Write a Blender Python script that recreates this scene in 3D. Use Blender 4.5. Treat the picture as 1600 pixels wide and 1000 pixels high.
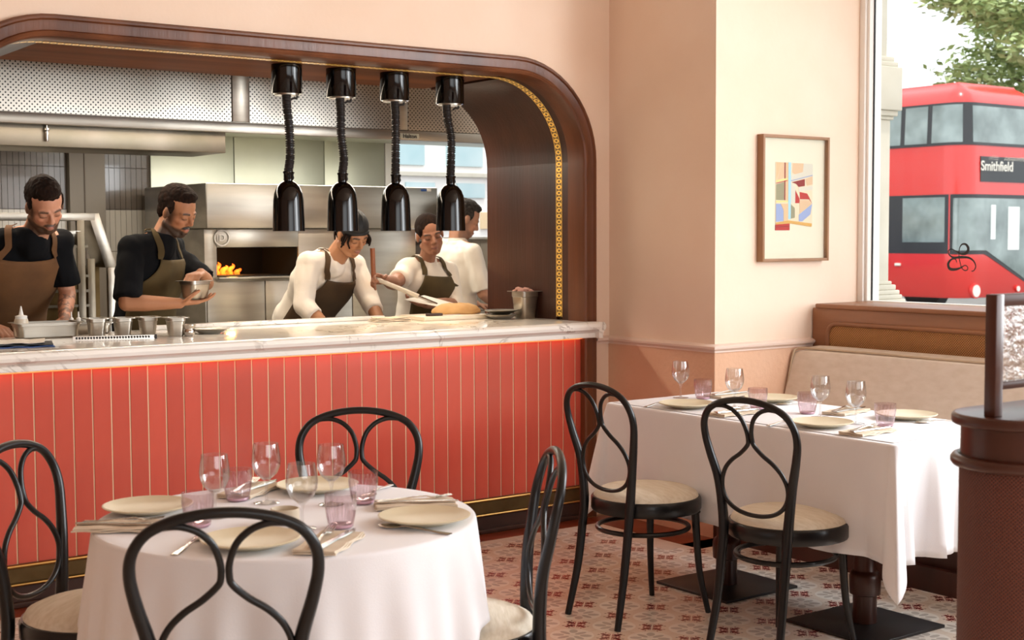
import bpy, bmesh, math, random
from mathutils import Vector, Matrix
from mathutils.bvhtree import BVHTree
random.seed(7)
for o in list(bpy.data.objects): bpy.data.objects.remove(o)
SC = bpy.context.scene
COL = SC.collection
V = Vector
PI = math.pi

# ------------------------------------------------------------------ camera
cd = bpy.data.cameras.new('camera'); cam = bpy.data.objects.new('camera', cd); COL.objects.link(cam)
pit, yaw, rol = .060965, .940042, -.0044173
fw = V((math.cos(pit)*math.cos(yaw), math.cos(pit)*math.sin(yaw), -math.sin(pit)))
rt = V((math.sin(yaw), -math.cos(yaw), 0)); up = rt.cross(fw)
r2 = math.cos(rol)*rt + math.sin(rol)*up; u2 = -math.sin(rol)*rt + math.cos(rol)*up
M = Matrix((r2, u2, -fw)).transposed().to_4x4(); M.translation = V((0, 0, 1.454))
cam.matrix_world = M
cd.sensor_width = 36; cd.lens = 2158/1600*36; cd.clip_end = 300; cd.clip_start = .05
cd.dof.use_dof = True; cd.dof.focus_distance = 5.7; cd.dof.aperture_fstop = 6.3
SC.camera = cam

# ------------------------------------------------------------------ world, lights, exposure
W = bpy.data.worlds.new('sky'); SC.world = W; W.use_nodes = True
bg = W.node_tree.nodes['Background']; bg.inputs[0].default_value = (.93, .97, 1, 1); bg.inputs[1].default_value = 2.2
SC.view_settings.view_transform = 'Standard'; SC.view_settings.look = 'None'
SC.view_settings.gamma = 1; SC.view_settings.use_curve_mapping = False
SC.view_settings.exposure = 0.0

def light(name, kind, loc, energy, color=(1, 1, 1), size=None, target=None, **kw):
    l = bpy.data.lights.new(name, kind); l.energy = energy; l.color = color
    o = bpy.data.objects.new(name, l); COL.objects.link(o); o.location = loc
    if kind == 'AREA':
        l.shape = 'RECTANGLE'; l.size, l.size_y = size
    if target is not None:
        o.rotation_euler = (V(target)-V(loc)).to_track_quat('-Z', 'Y').to_euler()
    for k, v in kw.items(): setattr(l, k, v)
    return o
light('sun', 'SUN', (20, -5, 20), 1.6, (1, .95, .88), target=(23, 2, 0), angle=.03)
# daylight through the other windows of the room (same window wall, nearer the camera)
light('window_daylight_a', 'AREA', (5.95, 1.5, 2.1), 215, (.93, .97, 1), (2.6, 2.0), (0, 2.5, .6))
light('window_daylight_b', 'AREA', (5.95, -1.9, 2.1), 70, (.93, .97, 1), (2.6, 2.0), (0, 2.5, .6))
light('front_fill_light', 'AREA', (.6, -2.9, 2.0), 36, (1, .96, .92), (4.5, 2.0), (2.4, 4, 1.2))  # unseen fill lamp added behind the camera to lift the side wall
# kitchen: hood lamps over the line and a warm lamp at the left
light('hood_lamp_light', 'AREA', (4.0, 7.6, 2.1), 36, (1, .97, .88), (2.6, .3), (4.0, 7.6, 0))
light('hood_lamp_left_light', 'AREA', (2.2, 7.6, 2.05), 10, (1, .93, .8), (.9, .3), (2.2, 7.6, 0))
light('pass_fill_light', 'AREA', (2.9, 6.62, 2.05), 32, (1, .84, .66), (3.2, .10), (2.9, 6.4, 1.0))  # fill lamp with no fixture, added to brighten the hood front

# ------------------------------------------------------------------ materials
def lin(c):
    if isinstance(c, str): c = tuple(int(c[i:i+2], 16)/255 for i in (0, 2, 4))
    return tuple(x/12.92 if x <= .04045 else ((x+.055)/1.055)**2.4 for x in c)
class N:
    """little expression helper over math nodes"""
    def __init__(s, nt, sock): s.nt = nt; s.k = sock
    def _op(s, op, *a):
        n = s.nt.nodes.new('ShaderNodeMath'); n.operation = op
        for i, x in enumerate((s,)+a):
            if isinstance(x, N): s.nt.links.new(x.k, n.inputs[i])
            else: n.inputs[i].default_value = x
        return N(s.nt, n.outputs[0])
    def __add__(s, b): return s._op('ADD', b)
    def __sub__(s, b): return s._op('SUBTRACT', b)
    def __mul__(s, b): return s._op('MULTIPLY', b)
    def __truediv__(s, b): return s._op('DIVIDE', b)
    def abs(s): return s._op('ABSOLUTE')
    def fract(s): return s._op('FRACT')
    def max(s, b): return s._op('MAXIMUM', b)
    def min(s, b): return s._op('MINIMUM', b)
    def lt(s, b): return s._op('LESS_THAN', b)
    def gt(s, b): return s._op('GREATER_THAN', b)
    def sqrt(s): return s._op('SQRT')
    def inv(s): return (s*-1)+1
def hyp(a, b): return (a*a+b*b).sqrt()
def newmat(name):
    m = bpy.data.materials.new(name); m.use_nodes = True
    nt = m.node_tree; return m, nt, nt.nodes['Principled BSDF']
def coords(nt, kind='Object', scale=(1, 1, 1)):
    tc = nt.nodes.new('ShaderNodeTexCoord'); mp = nt.nodes.new('ShaderNodeMapping')
    mp.inputs['Scale'].default_value = scale
    nt.links.new(tc.outputs[kind], mp.inputs[0]); return mp.outputs[0]
def xyz(nt, vec):
    s = nt.nodes.new('ShaderNodeSeparateXYZ'); nt.links.new(vec, s.inputs[0])
    return [N(nt, o) for o in s.outputs]
def noise(nt, vec, scale, detail=4, rough=.5, dist=0):
    n = nt.nodes.new('ShaderNodeTexNoise'); n.inputs['Scale'].default_value = scale
    n.inputs['Detail'].default_value = detail; n.inputs['Roughness'].default_value = rough; n.inputs['Distortion'].default_value = dist
    nt.links.new(vec, n.inputs['Vector']); return N(nt, n.outputs[0])
def mix(nt, fac, a, b):
    n = nt.nodes.new('ShaderNodeMix'); n.data_type = 'RGBA'
    if isinstance(fac, N): nt.links.new(fac.k, n.inputs[0])
    else: n.inputs[0].default_value = fac
    for x, i in ((a, 6), (b, 7)):
        if isinstance(x, (tuple, str)): n.inputs[i].default_value = (*lin(x), 1)
        else: nt.links.new(x, n.inputs[i])
    return n.outputs[2]
def ramp(nt, fac, lo, hi):
    n = nt.nodes.new('ShaderNodeMapRange'); n.inputs[1].default_value = lo; n.inputs[2].default_value = hi
    nt.links.new(fac.k, n.inputs[0]); return N(nt, n.outputs[0])
def bump(nt, b, h, strength, dist=.01):
    n = nt.nodes.new('ShaderNodeBump'); n.inputs['Strength'].default_value = strength; n.inputs['Distance'].default_value = dist
    nt.links.new(h.k, n.inputs['Height']); nt.links.new(n.outputs[0], b.inputs['Normal'])
def mat(name, col, rough=.5, metal=0, col2=None, vs=6, stretch=(1, 1, 1), bp=0, bs=80, spec=.5, coat=0, emit=0, rnd=0, sheen=0):
    m, nt, b = newmat(name)
    b.inputs['Roughness'].default_value = rough; b.inputs['Metallic'].default_value = metal
    b.inputs['Specular IOR Level'].default_value = spec; b.inputs['Coat Weight'].default_value = coat
    b.inputs['Sheen Weight'].default_value = sheen
    if coat: b.inputs['Coat Roughness'].default_value = .06
    vec = coords(nt, 'Object', stretch)
    c2 = col2 or col
    f = ramp(nt, noise(nt, vec, vs, 5), .3, .7)
    out = mix(nt, f, col, c2)
    if rnd:
        oi = nt.nodes.new('ShaderNodeObjectInfo'); h = nt.nodes.new('ShaderNodeHueSaturation')
        v = N(nt, oi.outputs['Random'])*rnd+(1-rnd/2); nt.links.new(v.k, h.inputs['Value']); nt.links.new(out, h.inputs['Color']); out = h.outputs[0]
    nt.links.new(out, b.inputs['Base Color'])
    if emit:
        nt.links.new(out, b.inputs['Emission Color']); b.inputs['Emission Strength'].default_value = emit
    if bp: bump(nt, b, noise(nt, vec, bs, 4), bp, .004)
    return m
def glassmat(name, tint, rough=.02, base=.05, edge=.6, wav=0):
    """thin glass: clear transmission with a fresnel reflection"""
    m = bpy.data.materials.new(name); m.use_nodes = True; nt = m.node_tree; nt.nodes.clear()
    out = nt.nodes.new('ShaderNodeOutputMaterial'); tr = nt.nodes.new('ShaderNodeBsdfTransparent'); gl = nt.nodes.new('ShaderNodeBsdfGlossy')
    lw = nt.nodes.new('ShaderNodeLayerWeight'); lw.inputs[0].default_value = .35; mx = nt.nodes.new('ShaderNodeMixShader')
    tr.inputs[0].default_value = (*tint, 1); gl.inputs['Roughness'].default_value = rough
    f = N(nt, lw.outputs['Facing']); f = f*f*edge+base
    nt.links.new(f.k, mx.inputs[0]); nt.links.new(tr.outputs[0], mx.inputs[1]); nt.links.new(gl.outputs[0], mx.inputs[2]); nt.links.new(mx.outputs[0], out.inputs[0])
    return m
MT = {}
MT['plaster'] = mat('pink_plaster', 'F3DCC8', .85, col2='EED3BC', vs=2.2, bp=.15, bs=40)
MT['rough_plaster'] = mat('rough_pink_plaster', 'EAC2A6', .9, col2='E2B697', vs=3, bp=.9, bs=38)
MT['ceiling'] = mat('ceiling_paint', 'D2BBA6', .9)
MT['brown_wall'] = mat('brown_wall_paint', 'B3917B', .8)
MT['trim'] = mat('cream_trim_paint', 'EBD5C8', .5)
MT['white'] = mat('white_paint', 'F2EEE8', .4)
MT['oak_dark'] = mat('dark_oak', '784629', .35, col2='532D19', vs=7, stretch=(1, 1, .08), bp=.25, bs=60)
MT['oak_dark_h'] = mat('dark_oak_horizontal', '85502F', .6, col2='60371E', spec=.15, vs=7, stretch=(.08, 1, 1), bp=.25, bs=60)
MT['oak_mid'] = mat('brown_oak', 'A06C48', .4, col2='7E5032', vs=6, stretch=(1, .12, 1.2), bp=.3, bs=50)
MT['mahog'] = mat('mahogany_floor', '8A3A1C', .3, col2='6B2811', vs=9, stretch=(.3, .3, 1))
MT['plinth'] = mat('brown_plinth', '3E2316', .5, col2='311A10')
MT['walnut'] = mat('walnut_stain', '4A2418', .3, col2='35180F', vs=6, stretch=(1, 1, .12))
MT['brass'] = mat('aged_brass', '6E5A38', .5, .8, col2='5A4729', vs=12)
MT['brass_pol'] = mat('brass_trim', 'B48E52', .35, 1)
MT['oak_lining'] = mat('dark_oak_lining', '4B281A', .35, col2='361B10', vs=7, stretch=(1, 1, .08), bp=.25, bs=60)
MT['frame_oak'] = mat('pale_brown_frame_oak', 'A67C58', .5, col2='8A6242', vs=9, stretch=(1, 1, .2))
MT['grout'] = mat('cream_grout', 'DDBE9A', .9)
MT['coral'] = mat('coral_glazed_tile', 'CF5D4A', .26, col2='C04C3C', vs=5, stretch=(1, 1, .4), bp=.10, bs=14, coat=.35, rnd=.22)
MT['steel'] = mat('brushed_steel', 'B9B2A6', .33, 1, col2='A39C90', vs=5, stretch=(.3, 1, 3), bp=.04, bs=200)
MT['steel_dark'] = mat('dull_steel', '8C8274', .4, 1, col2='77705F', vs=4)
MT['steel_pale'] = mat('pale_steel_backsplash', 'D9DACB', .4, .6, col2='C9CBB9', vs=2)
MT['silver'] = mat('cutlery_steel', 'C9C4BC', .16, 1)
MT['black_gloss'] = mat('black_lacquer_metal', '070505', .10, 0, spec=.4, coat=.12)
MT['black'] = mat('black_rubber', '1A1413', .45)
MT['bentwood'] = mat('black_stained_bentwood', '0C0A0B', .32, col2='100E0F', spec=.35, coat=.12)
MT['linen'] = mat('white_tablecloth_linen', 'EDEDF0', .85, col2='E6E5EA', vs=3, bp=.1, bs=300, sheen=.2)
MT['napkin'] = mat('oatmeal_napkin_linen', 'DCCDB8', .9, col2='D0BFA8', vs=30, bp=.3, bs=260)
MT['ceramic'] = mat('cream_stoneware', 'DDD2B6', .35, col2='D5C8A8', vs=9)
MT['ceramic_pale'] = mat('pale_stoneware', 'E4DCCB', .35)
MT['upholstery'] = mat('oat_woven_upholstery', 'E2D6C9', .9, col2='D8CABA', vs=16, stretch=(1, 1, 2.5), bp=.3, bs=240)
MT['cushion'] = mat('striped_seat_fabric', 'E5DCCC', .9, col2='D4C8B2', vs=90, stretch=(1, .15, 1), bp=.4, bs=200)
MT['piping'] = mat('seat_piping', 'BFA98F', .9)
MT['shirt_black'] = mat('black_cotton', '0C0C0E', .85, col2='121316', vs=5, bp=.5, bs=14, spec=.12)
MT['shirt_white'] = mat('white_chef_cotton', 'F0E6D8', .8, col2='E8DCCB', vs=5, bp=.6, bs=12)
MT['apron'] = mat('brown_apron_canvas', '6E4A28', .85, col2='5A3B1F', vs=8, bp=.4, bs=14)
MT['apron_green'] = mat('olive_apron_canvas', '54431F', .85, col2='443618', vs=8, bp=.4, bs=14)
MT['apron_dark'] = mat('dark_olive_apron_canvas', '4E371C', .85, col2='3E2B15', vs=8, bp=.4, bs=14)
MT['trousers'] = mat('dark_trousers', '1D1C1C', .9)
MT['hair'] = mat('dark_hair', '17100C', .9, col2='2A1B13', vs=60, stretch=(1, 1, .3), bp=.8, bs=90, spec=.15)
MT['hair_grey'] = mat('grey_hair', '4B4540', .9, col2='2B2623', spec=.15, vs=60, bp=.8, bs=90)
MT['bandana'] = mat('black_bandana_cloth', '131313', .6)
MT['paper'] = mat('white_paper', 'E9E2D6', .7)
MT['plastic'] = mat('white_plastic', 'E3D6C0', .35)
MT['dough'] = mat('flatbread_crust', 'E2B87E', .8, col2='D2A066', vs=14, bp=.4, bs=30)
MT['stone'] = mat('portland_stone', 'D2CBBC', .9, col2='C4BCAB', vs=4, bp=.2, bs=30)
MT['bus_red'] = mat('red_bus_paint', 'D8332E', .25, coat=.5)
MT['bus_black'] = mat('black_bus_trim', '2A2B2E', .35)
MT['bus_glass'] = mat('bus_window_glass', '5E6A68', .08, col2='9AA7A4', vs=1.6, spec=.8)
MT['bus_seat'] = mat('bus_interior_grey', 'A9AFAA', .6)
MT['asphalt'] = mat('asphalt', '8B8985', .9, col2='7A7874', vs=2)
MT['leaf'] = mat('green_leaves', '8FA565', .7, col2='C9D39A', vs=1.6)
MT['bark'] = mat('tree_bark', '5A4C3D', .9, bp=.6, bs=20)
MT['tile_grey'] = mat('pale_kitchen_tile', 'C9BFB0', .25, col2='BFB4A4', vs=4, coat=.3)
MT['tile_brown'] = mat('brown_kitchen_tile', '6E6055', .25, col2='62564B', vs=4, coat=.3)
MT['tile_joint'] = mat('dark_tile_joint', '6B5F55', .9)
MT['kwall'] = mat('kitchen_wall_panel', '877B6D', .5)
MT['dark'] = mat('oven_interior', '0C0705', .9)
MT['lamp_on'] = mat('lit_lamp_diffuser', 'FFF6E0', .5, emit=4)
MT['led'] = mat('warm_led_strip', 'FF7A22', .5, emit=4.5)
MT['flame'] = mat('wood_fire_flame', 'FF8A2A', .5, col2='FF4A10', vs=30, emit=2.2)
MT['label_blue'] = mat('blue_sticker', '2B4E8C', .5)
MT['salt'] = mat('salt_bowl_stoneware', 'CDBFA8', .8)
MT['pink_food'] = mat('pink_paper_liner', 'D8A594', .8)
MT['cable'] = mat('clear_plastic', 'E8DCC8', .3)
MT['glass'] = glassmat('clear_glass', (.96, .96, .96), base=.08, edge=.9)
MT['glass_pink'] = glassmat('pink_ribbed_glass', (.955, .90, .92), base=.09, edge=.85, rough=.04)
MT['window_glass'] = glassmat('window_pane_glass', (.97, .98, .98), base=.004, edge=.08)

def m_marble():
    m, nt, b = newmat('white_veined_marble'); vec = coords(nt)
    n = noise(nt, vec, 2.6, 8, .6, 1.6); v = (n-.5).abs(); f = ramp(nt, v, .0, .02)
    n3 = ramp(nt, noise(nt, vec, 3.0, 3), .5, .64); f = f.max(n3.inv())
    n2 = ramp(nt, noise(nt, vec, 1.4, 3), .35, .7)
    base = mix(nt, n2, 'F7F4EE', 'EEE8DE')
    nt.links.new(mix(nt, f, '9C9186', base), b.inputs['Base Color'])
    b.inputs['Roughness'].default_value = .12; b.inputs['Coat Weight'].default_value = .3
    return m
MT['marble'] = m_marble()
def m_perf():
    m, nt, b = newmat('perforated_steel'); X, Y, Z = xyz(nt, coords(nt))
    s = .025
    def dots(ox, oz):
        a = ((X/s+ox).fract()-.5); c = ((Z/s+oz).fract()-.5); return hyp(a, c)
    d = dots(0, 0).min(dots(.5, .5)); hole = d.lt(.17)
    nt.links.new(mix(nt, hole, 'D2CCC0', '2B2824'), b.inputs['Base Color'])
    nt.links.new((hole.inv()).k, b.inputs['Metallic']); b.inputs['Roughness'].default_value = .32
    return m
MT['perf'] = m_perf()
def m_cane(name, a, c, ax, kind='Object', s=.0125):
    m, nt, b = newmat(name); P = xyz(nt, coords(nt, kind)); U = P[ax]; Z = P[1 if kind == 'UV' else 2]
    def dots(ox, oz): return hyp((U/s+ox).fract()-.5, (Z/s+oz).fract()-.5)
    d = dots(0, 0).min(dots(.5, .5)); hole = d.lt(.24)
    nt.links.new(mix(nt, hole, a, c), b.inputs['Base Color']); b.inputs['Roughness'].default_value = .5
    bump(nt, b, ramp(nt, d, .1, .35), .8, .004); return m
MT['cane'] = m_cane('woven_cane', 'C48A4E', '6E3E1C', 1)
MT['cane_dark'] = m_cane('dark_woven_cane', '6C3420', '3E1B10', 0, 'UV', .0085)
def m_lattice():
    m, nt, b = newmat('brass_lattice'); X, Y, Z = xyz(nt, coords(nt, 'UV')); 
    a = (X-.5).abs()*2; t = (Y.fract()-.5).abs()*2
    ring = ((hyp(a, t)-.6).abs()).lt(.2); bars = (a.gt(.86)); on = ring.max(bars)
    nt.links.new(mix(nt, on, '3A1E0A', 'E0A848'), b.inputs['Base Color']); nt.links.new(on.k, b.inputs['Metallic'])
    b.inputs['Roughness'].default_value = .3
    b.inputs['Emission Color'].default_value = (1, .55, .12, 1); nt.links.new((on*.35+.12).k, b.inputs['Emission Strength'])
    return m
MT['lattice'] = m_lattice()
def m_floortile():
    m, nt, b = newmat('patterned_cement_tile'); vec = coords(nt, 'UV'); U, Vv, _ = xyz(nt, vec)
    u = ((U-.5)*2).abs(); v = ((Vv-.5)*2).abs()
    a = u.max(v); c = u.min(v)
    ka = a/.84; kc = c/.84
    # pale quarter disc at every corner with grey petals
    cu = u.inv(); cv = v.inv(); rr = hyp(cu, cv)
    disc = rr.lt(.80)
    p1 = hyp(((cu+cv)*.7071-.50)/.22, ((cu-cv)*.7071)/.155).lt(1)
    p2a = hyp((cu-.40)/.25, cv/.11).lt(1); p2b = hyp((cv-.40)/.25, cu/.11).lt(1)
    petal = p1.max(p2a).max(p2b)
    # dark red cross of four fleurs along the tile axes, parted by pale slits on the diagonals
    stem = kc.lt(.06)*ka.lt(.44)*ka.gt(.06)
    curl = ((hyp(ka-.27, kc-.14)-.085).abs()).lt(.045)
    head = (kc.lt((ka-.30)*.85))*ka.lt(.62)
    notch = ((kc-.13).abs().lt(.035))*ka.gt(.44)
    slit = (ka-kc).lt(.055)
    red = stem.max(curl).max(head*notch.inv())*slit.inv()
    vn = ramp(nt, noise(nt, coords(nt, 'Object', (1, 1, 1)), 9, 4), .3, .7)
    col = mix(nt, vn, 'EADACA', 'E1CDBA')
    col = mix(nt, disc, col, 'F0E6DA'); col = mix(nt, petal, col, 'C6BBB0'); col = mix(nt, red, col, '86302F')
    nt.links.new(col, b.inputs['Base Color']); b.inputs['Roughness'].default_value = .24; b.inputs['Coat Weight'].default_value = .25; b.inputs['Coat Roughness'].default_value = .12
    bump(nt, b, vn, .08, .003)
    return m
MT['floortile'] = m_floortile()
def m_rain():
    m = glassmat('textured_glass', (.95, .93, .9), rough=.15, base=.10, edge=.3); nt = m.node_tree
    vec = coords(nt); n = noise(nt, vec, 45, 3); bn = nt.nodes.new('ShaderNodeBump'); bn.inputs['Strength'].default_value = 1; bn.inputs['Distance'].default_value = .006
    nt.links.new(n.k, bn.inputs['Height'])
    rf = nt.nodes.new('ShaderNodeBsdfRefraction'); rf.inputs['IOR'].default_value = 1.25; rf.inputs['Roughness'].default_value = .08; rf.inputs[0].default_value = (.92, .9, .88, 1)
    nt.links.new(bn.outputs[0], rf.inputs['Normal'])
    for x in nt.nodes:
        if x.type == 'BSDF_GLOSSY': nt.links.new(bn.outputs[0], x.inputs['Normal'])
        if x.type == 'MIX_SHADER':
            for l in list(x.inputs[1].links): nt.links.remove(l)
            nt.links.new(rf.outputs[0], x.inputs[1])
    return m
MT['rain'] = m_rain()
def m_skin():
    m, nt, b = newmat('skin'); at = nt.nodes.new('ShaderNodeVertexColor'); at.layer_name = 'tint'
    nt.links.new(at.outputs[0], b.inputs['Base Color']); b.inputs['Roughness'].default_value = .5
    b.inputs['Subsurface Weight'].default_value = .0
    return m
MT['skin'] = m_skin()

# ------------------------------------------------------------------ mesh helpers
def put(o, parent=None):
    COL.objects.link(o)
    if parent: o.parent = parent
    return o
def empty(name, loc, rz=0, label=None, cat=None, group=None, kind=None):
    o = bpy.data.objects.new(name, None); COL.objects.link(o); o.location = loc; o.rotation_euler = (0, 0, rz); o.empty_display_size = .05
    tag(o, label, cat, group, kind); return o
def tag(o, label=None, cat=None, group=None, kind=None):
    if label: o['label'] = label
    if cat: o['category'] = cat
    if group: o['group'] = group
    if kind: o['kind'] = kind
    return o
def wloc(p):
    x = V((0, 0, 0))
    while p: x += p.location; p = p.parent
    return x
def cr(pts, n=6, closed=False):
    """Catmull-Rom resampling"""
    P = [V(p) for p in pts]; out = []; L = len(P)
    rng = range(L) if closed else range(L-1)
    for i in rng:
        p1, p2 = P[i], P[(i+1) % L]
        p0 = P[(i-1) % L] if closed or i > 0 else p1*2-p2
        p3 = P[(i+2) % L] if closed or i+2 < L else p2*2-p1
        for k in range(n):
            t = k/n; out.append(.5*((2*p1)+(p2-p0)*t+(2*p0-5*p1+4*p2-p3)*t*t+(3*p1-p0-3*p2+p3)*t**3))
    if not closed: out.append(P[-1])
    return out
class MB:
    def __init__(s): s.v = []; s.f = []; s.m = []; s.uv = None
    def add(s, vs, fs, mi=0):
        b = len(s.v); s.v += [V(x) for x in vs]; s.f += [[b+i for i in f] for f in fs]; s.m += [mi]*len(fs); return s
    def box(s, c, d, rz=0, mi=0, rot=None):
        x, y, z = d[0]/2, d[1]/2, d[2]/2; R = rot or Matrix.Rotation(rz, 3, 'Z')
        vs = [V(c)+R @ V((sx*x, sy*y, sz*z)) for sz in (-1, 1) for sx, sy in ((-1, -1), (1, -1), (1, 1), (-1, 1))]
        return s.add(vs, [(3, 2, 1, 0), (4, 5, 6, 7), (0, 1, 5, 4), (1, 2, 6, 5), (2, 3, 7, 6), (3, 0, 4, 7)], mi)
    def bb(s, x0, x1, y0, y1, z0, z1, mi=0): return s.box(((x0+x1)/2, (y0+y1)/2, (z0+z1)/2), (x1-x0, y1-y0, z1-z0), mi=mi)
    def tube(s, pts, r, n=10, closed=False, mi=0, flat=1.0, cap=True):
        P = [V(p) for p in pts]; L = len(P); rs = r if isinstance(r, (list, tuple)) else [r]*L
        T = []
        for i in range(L):
            a = P[(i-1) % L] if closed or i > 0 else P[i]; b = P[(i+1) % L] if closed or i < L-1 else P[i]
            t = (b-a); T.append(t.normalized() if t.length > 1e-9 else V((0, 0, 1)))
        ref = V((0, 0, 1)) if abs(T[0].z) < .9 else V((1, 0, 0)); nrm = (ref-T[0]*ref.dot(T[0])).normalized()
        vs = []
        for i in range(L):
            nrm = (nrm-T[i]*nrm.dot(T[i])).normalized(); bn = T[i].cross(nrm)
            for k in range(n):
                a = 2*PI*k/n; vs.append(P[i]+nrm*math.cos(a)*rs[i]+bn*math.sin(a)*rs[i]*flat)
        fs = []
        for i in range(L if closed else L-1):
            j = (i+1) % L
            for k in range(n): fs.append((i*n+k, i*n+(k+1) % n, j*n+(k+1) % n, j*n+k))
        if not closed and cap: fs += [tuple(range(n-1, -1, -1)), tuple((L-1)*n+k for k in range(n))]
        return s.add(vs, fs, mi)
    def lathe(s, prof, n=32, c=(0, 0, 0), mi=0, rib=0, ribz=None, axis=None):
        vs = []; fs = []; L = len(prof); c = V(c)
        for r, z in prof:
            for k in range(n):
                a = 2*PI*k/n; rr = r
                if rib and (ribz is None or ribz[0] < z < ribz[1]): rr = r+rib*(1 if k % 2 else -1)
                p = V((rr*math.cos(a), rr*math.sin(a), z)); vs.append(c+(axis @ p if axis else p))
        for i in range(L-1):
            for k in range(n): fs.append((i*n+k, i*n+(k+1) % n, (i+1)*n+(k+1) % n, (i+1)*n+k))
        if prof[0][0] > 1e-6: fs.append(tuple(range(n-1, -1, -1)))
        if prof[-1][0] > 1e-6: fs.append(tuple((L-1)*n+k for k in range(n)))
        return s.add(vs, fs, mi)
    def prism(s, pts, axis, a, b, mi=0):
        """extrude polygon pts (2D) between a and b along axis ('x','y','z')"""
        def mk(p, t): return {'x': (t, p[0], p[1]), 'y': (p[0], t, p[1]), 'z': (p[0], p[1], t)}[axis]
        n = len(pts); vs = [mk(p, a) for p in pts]+[mk(p, b) for p in pts]
        fs = [tuple(range(n-1, -1, -1)), tuple(range(n, 2*n))]+[(i, (i+1) % n, n+(i+1) % n, n+i) for i in range(n)]
        return s.add(vs, fs, mi)
    def ell(s, c, r, R=None, n=16, mi=0):
        bm = bmesh.new(); bmesh.ops.create_uvsphere(bm, u_segments=n, v_segments=max(6, n*2//3), radius=1); R = R or Matrix.Identity(3)
        bm.verts.ensure_lookup_table(); vs = [V(c)+R @ V((v.co.x*r[0], v.co.y*r[1], v.co.z*r[2])) for v in bm.verts]
        fs = [[v.index for v in f.verts] for f in bm.faces]; bm.free(); return s.add(vs, fs, mi)
    def cap(s, p0, p1, r0, r1, n=12, ends=(1, 1), mi=0):
        p0, p1 = V(p0), V(p1); s.tube([p0, p1], [r0, r1], n, mi=mi)
        if ends[0]: s.ell(p0, (r0,)*3, n=n, mi=mi)
        if ends[1]: s.ell(p1, (r1,)*3, n=n, mi=mi)
        return s
    def mesh(s, name, mats, smooth=True, ang=38, recalc=True):
        me = bpy.data.meshes.new(name); me.from_pydata([tuple(v) for v in s.v], [], s.f)
        for m in (mats if isinstance(mats, (list, tuple)) else [mats]): me.materials.append(MT[m] if isinstance(m, str) else m)
        me.polygons.foreach_set('material_index', s.m)
        if recalc:
            bm = bmesh.new(); bm.from_mesh(me); bmesh.ops.recalc_face_normals(bm, faces=bm.faces); bm.to_mesh(me); bm.free()
        if smooth: me.shade_smooth(); me.set_sharp_from_angle(angle=math.radians(ang))
        return me
    def build(s, name, mats, parent=None, world=False, bevel=0, smooth=True, ang=38, seg=2, recalc=True, origin=None):
        if world and parent:
            w = wloc(parent); s.v = [v-w for v in s.v]
        og = None
        if origin: og = V(origin); s.v = [v-og for v in s.v]
        me = s.mesh(name, mats, smooth, ang, recalc)
        if bevel:
            bm = bmesh.new(); bm.from_mesh(me)
            es = [e for e in bm.edges if len(e.link_faces) == 2 and e.calc_face_angle(0) > .6]
            bmesh.ops.bevel(bm, geom=es, offset=bevel, segments=seg, profile=.5, affect='EDGES', clamp_overlap=True)
            bm.to_mesh(me); bm.free()
            if smooth: me.shade_smooth(); me.set_sharp_from_angle(angle=math.radians(50))
        o = put(bpy.data.objects.new(name, me), parent)
        if og: o.location = og
        return o
def struct(o): o['kind'] = 'structure'; return o
def dup(root, loc, rz, label=None, group=None):
    r = root.copy(); COL.objects.link(r); r.location = loc; r.rotation_euler = (0, 0, rz)
    if label: r['label'] = label
    if group: r['group'] = group
    for ch in list(root.children):
        c = ch.copy(); COL.objects.link(c); c.parent = r
        for g in list(ch.children):
            d = g.copy(); COL.objects.link(d); d.parent = c
    return r

# ================================================================== THE ROOM
YB, XR, YP, XW = 5.5, 4.644, 4.724, 5.70   # pass wall, pier side, pier front, window plane
XL, ZT, XO, RA, DI = 1.29, 2.33, 4.54, .5, .085
def arch(d, n=14, z0=0.0, x_off=0):
    """outline of the pass opening inset by d, from lower right up, over and down to lower left"""
    r = RA-d; pts = [(XO-d, z0)]
    for k in range(n+1):
        a = PI/2*k/n; pts.append((XO-RA+r*math.cos(a), ZT-RA+r*math.sin(a)))
    for k in range(n+1):
        a = PI/2+PI/2*k/n; pts.append((XL+RA+r*math.cos(a), ZT-RA+r*math.sin(a)))
    pts.append((XL+d, z0)); return pts
poly = [(XR+.3, 0), (XR+.3, 3.5), (-2.5, 3.5), (-2.5, 0)]+[p for p in reversed(arch(.004))]
struct(MB().prism(poly, 'y', YB, 6.33).build('wall_back', 'plaster', smooth=False))
w = MB(); w.bb(XR, XW+.01, YP, YB+.0, .93, 3.5); struct(w.build('wall_pier', 'plaster', smooth=False))
w = MB(); w.bb(XR-.006, XR, YP, YB, .0, .90); w.bb(XR-.006, XW, YP-.006, YP, 0, .90); w.bb(XR, XW+.01, YP, YB, 0, .93)
struct(w.build('wall_dado', 'rough_plaster', smooth=False))
c = MB()
prof = [(0, .893), (-.012, .893), (-.012, .900), (-.028, .912), (-.030, .922), (-.016, .930), (0, .934)]
for px, pz in prof: c.v += [V((XR+px, YB, pz)), V((XR+px, YP+px, pz)), V((5.318, YP+px, pz))]
for i in range(len(prof)-1):
    for k in range(2): c.f.append([3*i+k, 3*i+k+1, 3*i+k+4, 3*i+k+3]); c.m.append(0)
struct(c.build('trim_1', 'trim'))
c = MB(); c.prism([(YB+px, pz) for px, pz in prof], 'x', XO+.003, XR); struct(c.build('trim_3', 'trim'))
struct(MB().bb(-2.6, XW+.2, -3.1, 5.5, 3.5, 3.6).build('ceiling', 'ceiling', smooth=False))
struct(MB().bb(-2.6, -2.5, -3.1, 6.33, 0, 3.5).build('wall_left', 'brown_wall', smooth=False))
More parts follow.
